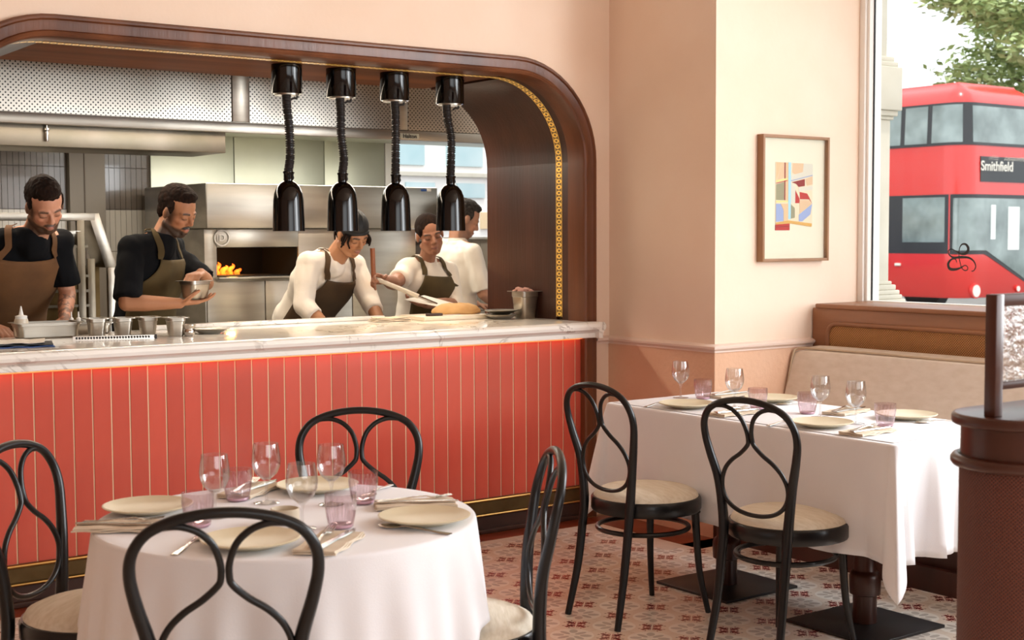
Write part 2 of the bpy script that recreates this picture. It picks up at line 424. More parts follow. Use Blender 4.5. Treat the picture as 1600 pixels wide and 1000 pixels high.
w = MB(); w.bb(-2.5, 6.0, -3.1, -3.0, 0, .8); w.bb(-2.5, 6.0, -3.1, -3.0, 3.1, 3.5); w.bb(-2.5, -.8, -3.1, -3.0, .8, 3.1); w.bb(4.2, 6, -3.1, -3.0, .8, 3.1)
struct(w.build('wall_front', 'brown_wall', smooth=False))
# window wall: low wall, lintel, piers between the windows
w = MB(); w.bb(XW, XW+.25, -3, YP, 0, 1.08); w.bb(XW, XW+.25, -3, YP, 3.2, 3.5)
w.bb(XW+.01, XW+.14, YP, 5.6, 0, 3.5)
for a, b in ((2.7, 2.9), (-.2, .1), (-3, -2.9)): w.bb(XW, XW+.25, a, b, 1.08, 3.2)
struct(w.build('wall_window', 'white', smooth=False))
# the visible shop window: jamb mouldings, sill, pane
wf = empty('window_1', (XW, 3.8, 1.1), kind='structure')
f = MB()
f.bb(XW-.035, XW+.03, YP-.035, YP, 1.1, 3.2); f.bb(XW-.020, XW+.03, YP-.052, YP-.035, 1.1, 3.2); f.bb(XW-.035, XW+.03, 2.9, 2.96, 1.1, 3.2)
f.bb(XW-.035, XW+.03, 2.9, YP, 3.14, 3.2); f.bb(XW-.02, XW+.05, 2.9, YP, 1.08, 1.112)
f.build('window_frame', 'white', wf, world=True, bevel=.003)
MB().bb(XW+.012, XW+.02, YP-.058, YP-.052, 1.11, 3.14).build('glazing_seal', 'black', wf, world=True)
MB().bb(XW+.012, XW+.018, 2.96, YP-.05, 1.11, 3.14).build('pane', 'window_glass', wf, world=True)

# floor: wood border, then patterned cement tiles
fl = struct(MB().bb(-2.5, XW, -3, 5.6, -.06, -.012).build('floor', 'grout', smooth=False))
b = MB(); b.bb(-2.5, 4.43, 5.34, 5.46, -.012, .001); b.bb(4.43, XR, 4.60, 5.46, -.012, .001); b.bb(4.43, XR+.3, 4.60, YP, -.012, .001)
b.build('wood_border', 'mahog', fl, bevel=.001)
tl = MB(); h = .0992
tl.v = [V(p) for p in ((-h, -h, 0), (h, -h, 0), (h, h, 0), (-h, h, 0), (-h, -h, -.012), (h, -h, -.012), (h, h, -.012), (-h, h, -.012))]
tl.f = [[0, 1, 2, 3], [4, 5, 1, 0], [5, 6, 2, 1], [6, 7, 3, 2], [7, 4, 0, 3]]; tl.m = [0]*5
def addtileuv(me):
    uv = me.uv_layers.new(name='UVMap')
    for p in me.polygons:
        for li in p.loop_indices:
            co = me.vertices[me.loops[li].vertex_index].co
            tx, ty = (co.x-3.394)/.2+.5, (co.y-4.1746)/.2+.5
            uv.data[li].uv = (tx, ty)
def tile_at(cx, cy, x1=None, y1=None):
    m = MB(); a, b, c2, d = cx-h, cx+h, cy-h, cy+h
    if x1: b = min(b, x1)
    if y1: d = min(d, y1)
    if b-a < .004 or d-c2 < .004: return None
    m.v = [V(p) for p in ((a, c2, 0), (b, c2, 0), (b, d, 0), (a, d, 0), (a, c2, -.012), (b, c2, -.012), (b, d, -.012), (a, d, -.012))]; m.f = tl.f; m.m = [0]*5
    return m
base = tl.mesh('tile', 'floortile', smooth=False, recalc=False)
uv = base.uv_layers.new(name='UVMap')
for p in base.polygons:
    for li in p.loop_indices:
        co = base.vertices[base.loops[li].vertex_index].co; uv.data[li].uv = ((co.x+h)/(2*h), (co.y+h)/(2*h))
fm = (cam.matrix_world.inverted())
def inview(x, y, z=0, mg=1.05):
    p = fm @ V((x, y, z)); 
    if p.z > -.3: return False
    return abs(p.x/-p.z) < 800/2158*mg and abs(p.y/-p.z) < 500/2158*mg
rest = MB(); restm = []; cand = []
for i in range(-30, 12):
    for j in range(-6, 37):
        cx, cy = 3.394+.2*i, 4.1746-.2*j
        if cx-.1 > XW-.02 or cy-.1 > 5.335 or cx+.1 < -2.5 or cy < -3: continue
        if cy > 4.6 and cx-.1 > 4.425: continue
        cutx = 4.428 if cy > 4.6 and cx+.1 > 4.428 else None
        cuty = 5.337 if cy+.1 > 5.337 else None
        if cx+.1 > XW-.01: continue
        vis = any(inview(cx+a, cy+b2, 0, 1.03) for a in (-.1, 0, .1) for b2 in (-.1, 0, .1)) and cx < 4.62
        hidden = (cx-1.565)**2+(cy-3.1)**2 < .3**2 and False
        cand.append((not vis, (cx*cx+cy*cy), cx, cy, cutx, cuty))
cand.sort(); ntile = 0
for nv, d, cx, cy, cutx, cuty in cand:
    if not nv and ntile < 300:
        if cutx or cuty:
            m = tile_at(cx, cy, cutx, cuty)
            if not m: continue
            me = m.mesh('tile', 'floortile', smooth=False, recalc=False); addtileuv(me); put(bpy.data.objects.new('tile', me), fl)
        else:
            o = put(bpy.data.objects.new('tile', base), fl); o.location = (cx, cy, 0)
        ntile += 1
    else:
        m = tile_at(cx, cy, cutx, cuty)
        if m: rest.add(m.v, m.f)
me = rest.mesh('tiles_beyond', 'floortile', smooth=False, recalc=False); addtileuv(me)
tag(put(bpy.data.objects.new('tiles_beyond', me), fl), kind='stuff')

# the moulded wooden arch frame, lining and lattice strip
def sweep(prof, z0=0.0, n=14, closed=False):
    m = MB(); rows = [[(x, y, z) for x, z in arch(d, n, z0)] for d, y in prof]; L = len(rows[0])
    for r in rows: m.v += [V(p) for p in r]
    for i in range(len(rows)-1+(1 if closed else 0)):
        j = (i+1) % len(rows)
        for k in range(L-1): m.f.append([i*L+k, i*L+k+1, j*L+k+1, j*L+k]); m.m.append(0)
    return m
fr = empty('trim_4', (XO, YB, 0), kind='structure')
prof = [(-.0, YB+.002), (-.0, 5.478), (.010, 5.466), (.018, 5.466), (.024, 5.474), (.034, 5.476), (.062, 5.476), (.068, 5.466), (.078, 5.462), (.086, 5.468), (.090, 5.478), (.090, 5.60)]
sweep(prof).build('arch_moulding', 'oak_dark', fr, world=True, recalc=True, ang=25)
def lining(y0, y1, keep, name):
    m = MB(); a = arch(DI, 14); b = arch(DI-.02, 14); L = len(a)
    ks = [k for k in range(L-1) if keep(k, a)]
    pts = [a[k] for k in ks]+[a[ks[-1]+1]]; pb = [b[k] for k in ks]+[b[ks[-1]+1]]; n = len(pts)
    m.v = [V((x, y, z)) for y in (y0, y1) for x, z in pts]+[V((x, y, z)) for y in (y0, y1) for x, z in pb]
    for i in range(n-1):
        m.f += [[i, i+1, n+i+1, n+i], [2*n+i, 2*n+i+1, 3*n+i+1, 3*n+i], [i, i+1, 2*n+i+1, 2*n+i], [n+i, n+i+1, 3*n+i+1, 3*n+i]]
    m.f += [[0, n, 3*n, 2*n], [n-1, 2*n-1, 4*n-1, 3*n-1]]
    m.m = [0]*len(m.f); return m.build(name, 'oak_dark_h' if name == 'soffit_panel' else 'oak_lining', fr, world=True, ang=25)
for y0, y1 in ((5.60, 5.655), (5.705, 6.33)):
    lining(y0, y1, lambda k, a: k == 0, 'lining_panel')
    lining(y0, y1, lambda k, a: 0 < k < 14 and a[k][0] > 4.03, 'lining_panel')
    lining(y0, y1, lambda k, a: 1.8 < (a[k][0]+a[k+1][0])/2 < 4.03, 'soffit_panel')
    lining(y0, y1, lambda k, a: (a[k][0]+a[k+1][0])/2 < 1.8, 'lining_panel')
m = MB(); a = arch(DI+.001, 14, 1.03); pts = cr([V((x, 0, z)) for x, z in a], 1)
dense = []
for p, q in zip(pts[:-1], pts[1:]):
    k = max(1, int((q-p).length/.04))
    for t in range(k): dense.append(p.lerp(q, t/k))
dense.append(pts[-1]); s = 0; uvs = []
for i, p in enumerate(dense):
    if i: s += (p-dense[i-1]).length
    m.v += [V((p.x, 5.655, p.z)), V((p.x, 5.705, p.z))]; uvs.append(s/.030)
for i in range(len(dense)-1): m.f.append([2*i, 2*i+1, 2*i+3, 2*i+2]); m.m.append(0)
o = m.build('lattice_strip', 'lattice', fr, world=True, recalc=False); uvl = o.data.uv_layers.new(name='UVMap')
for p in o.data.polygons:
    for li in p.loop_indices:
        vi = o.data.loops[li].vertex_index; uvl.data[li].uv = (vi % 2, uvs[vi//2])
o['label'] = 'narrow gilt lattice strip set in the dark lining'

# ------------------------------------------------------------------ the pass counter
ct = empty('service_counter', (3.0, 5.9, 0), label='service counter clad in vertical coral glazed tiles with brass skirting, under the wooden arch', cat='counter')
MB().bb(1.0, 4.453, 5.5015, 6.28, 0, .95).build('core', 'grout', ct, world=True, smooth=False)
tm = MB().bb(-.0362, .0362, -.006, .006, -.376, .376)
tmesh = None
x = 4.493-.0783/2; k = 0
while x > 1.02:
    if tmesh is None:
        o = tm.build('coral_tile', 'coral', ct, bevel=.0012, smooth=False); tmesh = o.data
    else: o = put(bpy.data.objects.new('coral_tile', tmesh), ct)
    w_ = wloc(ct); o.location = V((x-.0415 if False else x, 5.505+random.uniform(-.0012, .0012), .545))-w_
    o.rotation_euler = (random.uniform(-.001, .001), 0, random.uniform(-.008, .008))
    x -= .0783; k += 1
# fix: rightmost tile must stop at the frame (frame inner face x = 4.455)
s = MB(); s.prism([(5.5015, .168), (5.484, .168), (5.480, .162), (5.484, .156), (5.490, .155), (5.490, .097), (5.484, .095), (5.478, .089), (5.484, .083), (5.5015, .083)], 'x', 1.0, 4.448)
s.build('brass_skirting', 'brass', ct, world=True, ang=20)
s = MB(); s.tube([(1.0, 5.484, .162), (4.448, 5.484, .162)], .007, 8); s.tube([(1.0, 5.482, .089), (4.448, 5.482, .089)], .006, 8)
s.build('brass_bead', 'brass_pol', ct, world=True)
MB().bb(1.0, 4.448, 5.490, 5.5015, 0, .083).build('kickboard', 'plinth', ct, world=True)
MB().bb(1.0, 4.448, 5.462, 5.490, 0, .022).build('toe_strip', 'plinth', ct, world=True, bevel=.003)
MB().bb(1.0, 4.44, 5.470, 5.482, .928, .932).build('led_strip', 'led', ct, world=True)
wt = empty('worktop', (3.0, 5.9, .93), label='white veined marble worktop with a rounded moulded front edge, on the coral tiled counter', cat='worktop')
ep = [(6.33, .932), (5.44, .932), (5.436, .936), (5.436, .955), (5.428, .962), (5.416, .966), (5.402, .976), (5.397, .990), (5.402, 1.004), (5.414, 1.012), (5.44, 1.0145), (6.33, 1.0145)]
m = MB(); m.v = []; xs = []
n = len(ep); end = [(V((4.50-(5.44-min(y, 5.44))*0, y, z))) for y, z in ep]
m.prism(ep, 'x', 1.0, 4.455); m.build('slab', 'marble', wt, world=True, ang=30)
m = MB(); m.prism([p for p in ep if p[0] < 5.5]+[(5.462, 1.0145), (5.462, .932)], 'x', 4.455, 4.50)
ex = [(o_-.0, z) for o_, z in ()]
m.build('slab_end', 'marble', wt, world=True, ang=30)
m = MB(); m.lathe([(.0, .932), (.0, .932)], 4) if False else None
e2 = MB(); pr2 = [(0, .932), (.026, .932), (.028, .955), (.034, .966), (.045, .978), (.049, .990), (.044, 1.004), (.034, 1.012), (0, 1.0145)]
e2.prism([(4.50+a-.004, z) for a, z in pr2], 'y', 5.405, 5.462); e2.build('slab_return', 'marble', wt, world=True, ang=30)
MB().bb(2.45, 3.75, 6.27, 6.33, 1.0145, 1.036).build('rear_ledge', 'marble', wt, world=True, bevel=.004)

# ------------------------------------------------------------------ bentwood chairs
def fz(z, tab):
    for (z0, a), (z1, b) in zip(tab[:-1], tab[1:]):
        if z <= z1: t = (z-z0)/(z1-z0); return a+(b-a)*t
    return tab[-1][1]
XB = [(0, -.268), (.1, -.246), (.2, -.226), (.35, -.206), (.46, -.196), (.6, -.201), (.75, -.226), (.9, -.262)]
def make_chair(label, group):
    root = empty('bentwood_chair', (0, 0, 0), label=label, cat='chair', group=group)
    side = [(.146, 0), (.140, .1), (.135, .2), (.133, .35), (.134, .46), (.152, .6), (.178, .70), (.190, .765), (.184, .815), (.156, .856), (.11, .880), (.055, .893), (0, .897)]
    pts = [V((fz(z, XB), y, z)) for y, z in side]; pts = pts+[V((p.x, -p.y, p.z)) for p in reversed(pts[:-1])]
    P = cr(pts, 5)
    rs = [fz(p.z, [(0, .0125), (.2, .0155), (.46, .0180), (.65, .0155), (.80, .0125), (.9, .0115)]) for p in P]
    MB().tube(P, rs, 12).build('back_hoop', 'bentwood', root)
    half = [(.150, .861), (.132, .868), (.112, .871), (.085, .870), (.052, .857), (.024, .829), (.0100, .790), (.0085, .758), (.0150, .738), (.047, .708), (.085, .682), (.116, .650), (.134, .610), (.134, .570), (.115, .533), (.080, .509), (.04, .498), (0, .495)]
    pts = [V((fz(z, XB), y, z)) for y, z in half]; pts = pts+[V((p.x, -p.y, p.z)) for p in reversed(pts[:-1])]
    P = cr(pts, 4); MB().tube(P, .0078, 10).build('back_loop', 'bentwood', root)
    R = .212
    ring = [(R-.02, .405), (R-.004, .402), (R, .410), (R, .448), (R-.005, .456), (R-.02, .458), (R-.028, .45), (R-.028, .41), (R-.02, .405)]
    MB().lathe(ring, 40).build('seat_frame', 'bentwood', root)
    cu = [(R-.014, .448), (R-.010, .458), (R-.018, .472), (R-.045, .484), (R-.09, .492), (.06, .496), (0, .497)]
    MB().lathe([(0, .44)]+cu, 40).build('seat_cushion', 'cushion', root)
    for sy in (1, -1):
        lg = MB(); P = cr([(.138, sy*.128, .41), (.142, sy*.133, .30), (.152, sy*.142, .15), (.178, sy*.162, 0)], 5)
        lg.tube(P, [.0165-.0055*i/(len(P)-1) for i in range(len(P))], 12); lg.lathe([(0, .388), (.019, .388), (.021, .393), (.019, .398), (0, .398)], 16, c=(.138, sy*.129, 0))
        lg.build('leg', 'bentwood', root)
    P = [V((.178*math.cos(a)-.014, .172*math.sin(a), .335)) for a in [2*PI*k/36 for k in range(36)]]
    MB().tube(P, .0095, 8, closed=True).build('stretcher', 'bentwood', root)
    return root
D = math.radians
ch = make_chair('black bentwood chair with oat seat at the long table, nearer the coral counter', None)
ch.location = (3.525, 3.957, 0); ch.rotation_euler = (0, 0, 0)
dup(ch, (3.617, 3.310, 0), D(8), 'black bentwood chair with oat seat at the long table, nearer the wooden partition')
dup(ch, (1.270, 2.817, 0), D(65), 'black bentwood chair with its back to the camera, in front of the round table')
dup(ch, (2.063, 3.627, 0), D(238), 'black bentwood chair behind the round table, facing the camera against the coral tiles')
dup(ch, (1.258, 3.585, 0), D(-48), 'black bentwood chair cut by the left edge, at the left of the round table')
dup(ch, (1.952, 2.918, 0), D(150), 'black bentwood chair seen nearly edge-on, right of the round table')

# ------------------------------------------------------------------ tables and cloths
def drape(name, outline, drop, z0, fold, flare, parent=None, levels=16):
    """outline: list of (point, normal, u) ; drop/fold/flare functions of index"""
    m = MB(); n = len(outline); c = sum((V(p) for p, _, _ in outline), V((0, 0)))/n
    rings = []
    for t in (0, .25, .5, .75, .93): rings.append([V((*(c.lerp(V(p), t)), z0)) for p, _, _ in outline])
    for a in (0, 30, 60, 90):
        a = math.radians(a); rings.append([V((p[0]+nn[0]*.010*(math.sin(a)), p[1]+nn[1]*.010*math.sin(a), z0-.010*(1-math.cos(a)))) for p, nn, _ in outline])
    for k in range(1, levels+1):
        t = k/levels; r = []
        for i, (p, nn, u) in enumerate(outline):
            off = .010+flare(i, u)*t**.9+fold(i, u, t); r.append(V((p[0]+nn[0]*off, p[1]+nn[1]*off, z0-.010-drop(i, u)*t)))
        rings.append(r)
    for r in rings: m.v += r
    for a in range(len(rings)-1):
        for i in range(n): m.f.append([a*n+i, a*n+(i+1) % n, (a+1)*n+(i+1) % n, (a+1)*n+i]); m.m.append(0)
    o = m.build(name, 'linen', parent, ang=80)
    so = o.modifiers.new('thickness', 'SOLIDIFY'); so.thickness = .0015; so.offset = -1
    return o
rc = V((1.565, 3.10)); RR = .463
t = empty('round_table', (rc.x, rc.y, 0), label='round pedestal table hidden under a white cloth in the foreground', cat='table')
MB().lathe([(0, .722), (.44, .722), (.462, .728), (.462, .742), (.455, .746), (0, .746)], 64).build('table_top', 'walnut', t)
MB().lathe([(0, .02), (.045, .02), (.05, .1), (.04, .15), (.06, .2), (.06, .3), (.042, .34), (.042, .68), (.09, .722), (0, .722)], 24).build('column', 'walnut', t)
MB().bb(-.25, .25, -.25, .25, 0, .018).build('base_plate', 'black', t, bevel=.002)
ol = []
n = 320
for i in range(n):
    a = 2*PI*i/n; ol.append(((rc.x+RR*math.cos(a), rc.y+RR*math.sin(a)), (math.cos(a), math.sin(a)), a))
A0 = D(-42); SH = .69
def rdrop(i, u):
    q = (u-A0) % (PI/2); q = min(q, PI/2-q); return min(SH/math.cos(q), .94)-RR-.005
def corner(u):
    q = (u-A0) % (PI/2); return math.exp(-((q-PI/4)/.22)**2)
def rfold(i, u, t):
    w = .35+.65*corner(u); return t*(.015*math.sin(u*13+1.1)*w+.008*math.sin(u*29+.4)+.010*math.sin(u*7+2))
o = drape('tablecloth', ol, rdrop, .7535, rfold, lambda i, u: .030+.035*corner(u))
tag(o, 'white tablecloth draped over the round foreground table', 'tablecloth')

tx0, tx1, ty0, ty1 = 3.72, 4.38, 2.935, 4.42
for (yy, lab) in ((4.045, 'dark pedestal dining table under the white cloth, end nearer the pink wall'), (3.325, 'dark pedestal dining table under the white cloth, end nearer the wooden partition')):
    t = empty('dining_table', (4.05, yy, 0), label=lab, cat='table')
    m = MB(); ya, yb = (3.68, ty1) if yy > 3.7 else (ty0, 3.676); m.bb(tx0, tx1, ya, yb, .72, .746); m.build('table_top', 'walnut', t, world=True, bevel=.003)
    MB().lathe([(0, .012), (.044, .012), (.044, .115), (.056, .12), (.058, .15), (.058, .185), (.052, .2), (.044, .205), (.041, .21), (.041, .36), (.052, .375), (.05, .42), (.04, .45), (.04, .66), (.075, .72), (0, .72)], 28).build('column', 'walnut', t)
    MB().bb(-.205, .205, -.205, .205, 0, .011).build('base_plate', 'black', t, bevel=.0015)
ol = []; cs = [(tx1, ty1, 0), (tx0, ty1, 90), (tx0, ty0, 180), (tx1, ty0, 270)]; rr = .018
prev = None
pts = []
for cx, cy, a0 in cs:
    sx = 1 if cx == tx1 else -1; sy = 1 if cy == ty1 else -1
    for k in range(25):
        a = D(a0+90*k/24); pts.append((V((cx-sx*rr+rr*math.cos(a), cy-sy*rr+rr*math.sin(a))), V((math.cos(a), math.sin(a))), abs(k/24-.5)*2))
full = []
for i, (p, nn, q) in enumerate(pts):
    full.append((p, nn, 1-q))
    p2, n2, q2 = pts[(i+1) % len(pts)]
    if (p2-p).length > .1:
        kk = int((p2-p).length/.02)
        for t_ in range(1, kk): full.append((p.lerp(p2, t_/kk), nn.lerp(n2, t_/kk), 0 if True else 0))
acc = 0; ss = []
for i, (p, nn, q) in enumerate(full):
    if i: acc += (p-full[i-1][0]).length
    ss.append(acc)
ol = [((p.x, p.y), (nn.x, nn.y), q) for p, nn, q in full]
def dcor(i):
    p = full[i][0]; return min((p-V((x_, y_))).length for x_ in (tx0, tx1) for y_ in (ty0, ty1))
def tdrop(i, q): return .395+.105*q if q > 0 else .395+.0*dcor(i)
def tfold(i, q, t):
    p = full[i][0]; nn = full[i][1]; a = .022 if abs(nn.y) > .8 else .004
    e = math.exp(-((dcor(i)-.13)/.07)**2)*-.05 if q == 0 else 0
    return t*(a*math.sin(ss[i]*38)+a*.5*math.sin(ss[i]*83+1)+e)
o = drape('tablecloth', ol, tdrop, .7535, tfold, lambda i, q: .02+.10*q)
tag(o, 'long white tablecloth over the rectangular tables beside the upholstered bench', 'tablecloth')
m = MB().bb(tx0+.018, tx1-.018, ty0+.02, ty1-.02, .7550, .7565)
tag(m.build('cloth_topper', 'linen', bevel=.0005), 'thin flat white top cloth laid over the long tablecloth', 'cloth')

# ------------------------------------------------------------------ tableware
def plate():
    root = MB().lathe([(0, .002), (.055, .0), (.060, .004), (.085, .009), (.112, .0185), (.1135, .021), (.110, .0225), (.088, .014), (.062, .009), (0, .008)], 48).build('dinner_plate', 'ceramic')
    return root
def tumbler():
    root = empty('tumbler', (0, 0, 0))
    MB().lathe([(.0, .0), (.026, .0), (.030, .004), (.034, .03), (.038, .06), (.0385, .084), (.0372, .084), (.036, .06), (.032, .03), (.028, .010), (0, .008)], 56, rib=.0011, ribz=(.006, .072)).build('glass_body', 'glass_pink', root, ang=24)
    MB().lathe([(.0, .0012), (.0255, .0012), (.0285, .005), (.0275, .009), (0, .0075)], 32).build('glass_base', mat('rose_glass_base', 'B07A8C', .1) if 'rose' not in MT else MT['rose'], root)
    return root
MT['rose'] = mat('rose_glass_base', 'CDA5B4', .1)
def wineglass():
    root = empty('wine_glass', (0, 0, 0))
    MB().lathe([(.0, .062), (.012, .064), (.028, .078), (.037, .098), (.0385, .115), (.036, .135), (.0325, .158), (.0316, .158), (.035, .135), (.0372, .115), (.0355, .099), (.027, .080), (.012, .0665), (0, .065)], 40).build('bowl', 'glass', root, ang=80)
    MB().lathe([(0, .006), (.005, .008), (.0038, .02), (.0038, .045), (.006, .058), (.012, .064), (0, .062)], 20).build('stem', 'glass', root)
    MB().lathe([(0, 0), (.033, .0), (.034, .0015), (.010, .005), (.004, .008), (0, .008)], 36).build('foot', 'glass', root)
    return root
def ribbon(m, path, w, th):
    L = len(path)
    vs = []
    for i, (x, z) in enumerate(path):
        ww = w[i]/2; vs += [V((x, -ww, z)), V((x, ww, z)), V((x, ww*.8, z+th)), V((x, -ww*.8, z+th))]
    fs = [(0, 1, 2, 3), tuple((L-1)*4+k for k in (3, 2, 1, 0))]
    for i in range(L-1):
        for k in range(4): fs.append((i*4+k, i*4+(k+1) % 4, (i+1)*4+(k+1) % 4, (i+1)*4+k))
    m.add(vs, fs)
def fork():
    m = MB(); ribbon(m, [(-.095, .001), (-.06, .002), (-.01, .006), (.03, .008), (.045, .004), (.055, .003)], [.018, .015, .008, .007, .020, .024], .0022)
    for k in range(4):
        y = -.0095+k*.0063; m.add([V((.052, y-.0018, .003)), V((.052, y+.0018, .003)), V((.098, y+.0012, .009)), V((.098, y-.0012, .009)), V((.052, y-.0018, .005)), V((.052, y+.0018, .005)), V((.098, y+.0012, .0105)), V((.098, y-.0012, .0105))], [(3, 2, 1, 0), (4, 5, 6, 7), (0, 1, 5, 4), (1, 2, 6, 5), (2, 3, 7, 6), (3, 0, 4, 7)])
    return m.build('fork', 'silver')
def knife():
    m = MB(); ribbon(m, [(-.105, .001), (-.06, .001), (-.01, .001), (0, .001), (.03, .001), (.09, .001), (.11, .001)], [.017, .015, .013, .012, .018, .017, .004], .003)
    return m.build('table_knife', 'silver')
def spoon():
    m = MB(); ribbon(m, [(-.095, .001), (-.06, .002), (-.01, .006), (.03, .008), (.05, .004)], [.018, .014, .008, .006, .010], .0022)
    m.ell((.075, 0, .0045), (.032, .020, .0045), n=16); return m.build('spoon', 'silver')
def napkin():
    m = MB(); L, Wd = .21, .10; nx, ny = 14, 7
    for lay in range(3):
        z = .0015+lay*.004
        vs = []; s_ = 1-.015*lay
        for i in range(nx+1):
            for j in range(ny+1):
                x = (i/nx-.5)*L*s_; y = (j/ny-.5)*Wd*s_; e = .0012*math.sin(x*60+lay*2)+.001*math.sin(y*90+lay)
                vs.append(V((x+.002*math.sin(j*2+lay), y+.0025*math.sin(i*.9+lay), z+e)))
        k = len(vs); vs += [v-V((0, 0, .0035)) for v in vs]
        fs = []
        for i in range(nx):
            for j in range(ny):
                a = i*(ny+1)+j; fs += [(a, a+ny+1, a+ny+2, a+1), (k+a+1, k+a+ny+2, k+a+ny+1, k+a)]
        for i in range(nx):
            for j in (0, ny): a = i*(ny+1)+j; fs.append((a, a+ny+1, k+a+ny+1, k+a))
        for j in range(ny):
            for i in (0, nx): a = i*(ny+1)+j; fs.append((a, a+1, k+a+1, k+a))
        m.add([v+V((0, 0, .0035)) for v in vs], fs)
    return m.build('napkin', 'napkin', ang=60)
PROTO = {}
def place(kind, maker, x, y, z, rz, label, cat, group, tilt=0):
    if kind not in PROTO:
        o = PROTO[kind] = maker(); o.location = (x, y, z); o.rotation_euler = (0, tilt, rz); tag(o, label, cat, group)
    else:
        o = dup(PROTO[kind], (x, y, z), rz, label, group); o.rotation_euler = (0, tilt, rz); o['category'] = cat
    return o
ZR, ZL = .7545, .7570
for x, y, r, lab in ((1.305, 3.365, 0, 'cream stoneware plate on the round table, at the left edge'),
                  (1.345, 2.85, 0, 'cream stoneware plate on the round table, behind the front chair back'),
                  (1.795, 2.825, 0, 'cream stoneware plate on the round table, at the right edge over a spoon'),
                  (1.79, 3.365, 0, 'cream stoneware plate on the round table, at the far side behind the wine glasses')):
    place('plate', plate, x, y, ZR, 0, lab, 'plate', 'plates on the round table')
for x, y, lab in ((3.845, 4.07, 'cream plate on the long table, front row nearer the coral counter'), (3.845, 3.36, 'cream plate on the long table, front row right of the nearer chair back'),
                  (4.262, 4.0, 'cream plate on the long table, bench side at the pink wall'), (4.262, 3.31, 'cream plate on the long table, bench side by the partition')):
    place('plate', plate, x, y, ZL, 0, lab, 'plate', 'plates on the long table')
for x, y, lab in ((1.555, 3.37, 'pink ribbed tumbler on the round table, behind its centre'), (1.335, 3.12, 'pink ribbed tumbler on the round table, left, above the front chair back'),
                  (1.80, 3.13, 'pink ribbed tumbler on the round table, right, behind the nearer tumbler'), (1.605, 2.90, 'pink ribbed tumbler on the round table, nearest the camera')):
    place('tumbler', tumbler, x, y, ZR, 0, lab, 'tumbler', 'pink tumblers on the round table')
for x, y, lab in ((4.105, 4.245, 'pink ribbed tumbler on the long table, at the pink wall end'), (4.04, 3.865, 'pink ribbed tumbler on the long table, behind the nearer chair back'),
                  (4.08, 3.64, 'pink ribbed tumbler on the long table, just right of the nearer chair back'), (4.03, 3.225, 'pink ribbed tumbler on the long table, nearest the partition')):
    place('tumbler', tumbler, x, y, ZL, 0, lab, 'tumbler', 'pink tumblers on the long table')
for x, y, lab in ((1.415, 3.20, 'clear wine glass on the round table, leftmost'), (1.60, 3.29, 'clear wine glass on the round table, tallest in the picture, behind the salt bowl'),
                  (1.525, 2.945, 'clear wine glass on the round table, nearest the camera'), (1.725, 3.165, 'clear wine glass on the round table, rightmost, beside a pink tumbler')):
    place('wine', wineglass, x, y, ZR, 0, lab, 'glass', 'wine glasses on the round table')
for x, y, lab in ((4.055, 4.33, 'clear wine glass on the long table, against the pink wall'), (4.00, 3.955, 'clear wine glass on the long table, over the nearer chair back'),
                  (4.04, 3.54, 'clear wine glass on the long table, second from the partition'), (4.00, 3.335, 'clear wine glass on the long table, nearest the partition')):
    place('wine', wineglass, x, y, ZL, 0, lab, 'glass', 'wine glasses on the long table')
NP = [(1.175, 3.205, ZR, -36, 'folded oatmeal napkin at the left edge of the round table', 1), (1.49, 2.745, ZR, 42, 'folded oatmeal napkin at the near edge of the round table', 1),
      (1.885, 3.01, ZR, -27, 'folded oatmeal napkin at the right edge of the round table', 1), (1.635, 3.455, ZR, 38, 'folded oatmeal napkin at the far edge of the round table', 1),
      (3.845, 3.80, ZL, 0, 'folded oatmeal napkin on the long table behind the nearer chair back', 1), (3.845, 3.15, ZL, 5, 'folded oatmeal napkin on the long table corner by the partition', 1),
      (4.215, 3.56, ZL, 12, 'folded oatmeal napkin on the long table, bench side middle', 1), (4.25, 4.24, ZL, 5, 'folded oatmeal napkin on the long table, bench side at the wall', 1)]
for x, y, z, a, lab, k in NP:
    g = 'napkins on the round table' if z == ZR else 'napkins on the long table'
    place('napkin', napkin, x, y, z, D(a), lab, 'napkin', g)
    c_, s_ = math.cos(D(a)), math.sin(D(a)); sub = lab.split('napkin ')[1]
    place('fork', fork, x-s_*.018, y+c_*.018, z+.0145, D(a+6), 'steel fork on the napkin '+sub, 'fork', g.replace('napkins', 'forks'))
    place('knife', knife, x+s_*.016, y-c_*.016, z+.0145, D(a-4), 'steel knife on the napkin '+sub, 'knife', g.replace('napkins', 'knives'))
for x0, y0, x1, y1, z, lab in ((1.15, 2.846, 1.32, 3.018, ZR, 'steel spoon on the round table left of the front plate'), (1.775, 2.663, 1.685, 2.855, ZR, 'steel spoon on the round table tucked under the right plate'),
                            (1.979, 3.30, 1.86, 3.205, ZR, 'steel spoon on the round table behind the right tumbler'),
                            (3.72, 4.18, 3.90, 4.245, ZL, 'steel spoon on the long table at the counter end'), (3.70, 3.49, 3.89, 3.535, ZL, 'steel spoon on the long table between the two chairs'),
                            (4.36, 3.845, 4.22, 3.89, ZL, 'steel spoon on the long table, bench side beside the far plate'), (4.36, 3.13, 4.20, 3.20, ZL, 'steel spoon on the long table, bench side beside the partition plate')):
    a = math.atan2(y1-y0, x1-x0); place('spoon', spoon, (x0+x1)/2, (y0+y1)/2, z, a, lab, 'spoon', 'spoons on the round table' if z == ZR else 'spoons on the long table')
o = MB().lathe([(0, 0), (.033, 0), (.035, .003), (.035, .036), (.0325, .037), (.031, .032), (.031, .012), (0, .01)], 36).build('salt_bowl', 'salt'); o.location = (1.522, 3.03, ZR)
tag(o, 'small straight-sided beige bowl in the middle of the round table', 'bowl')
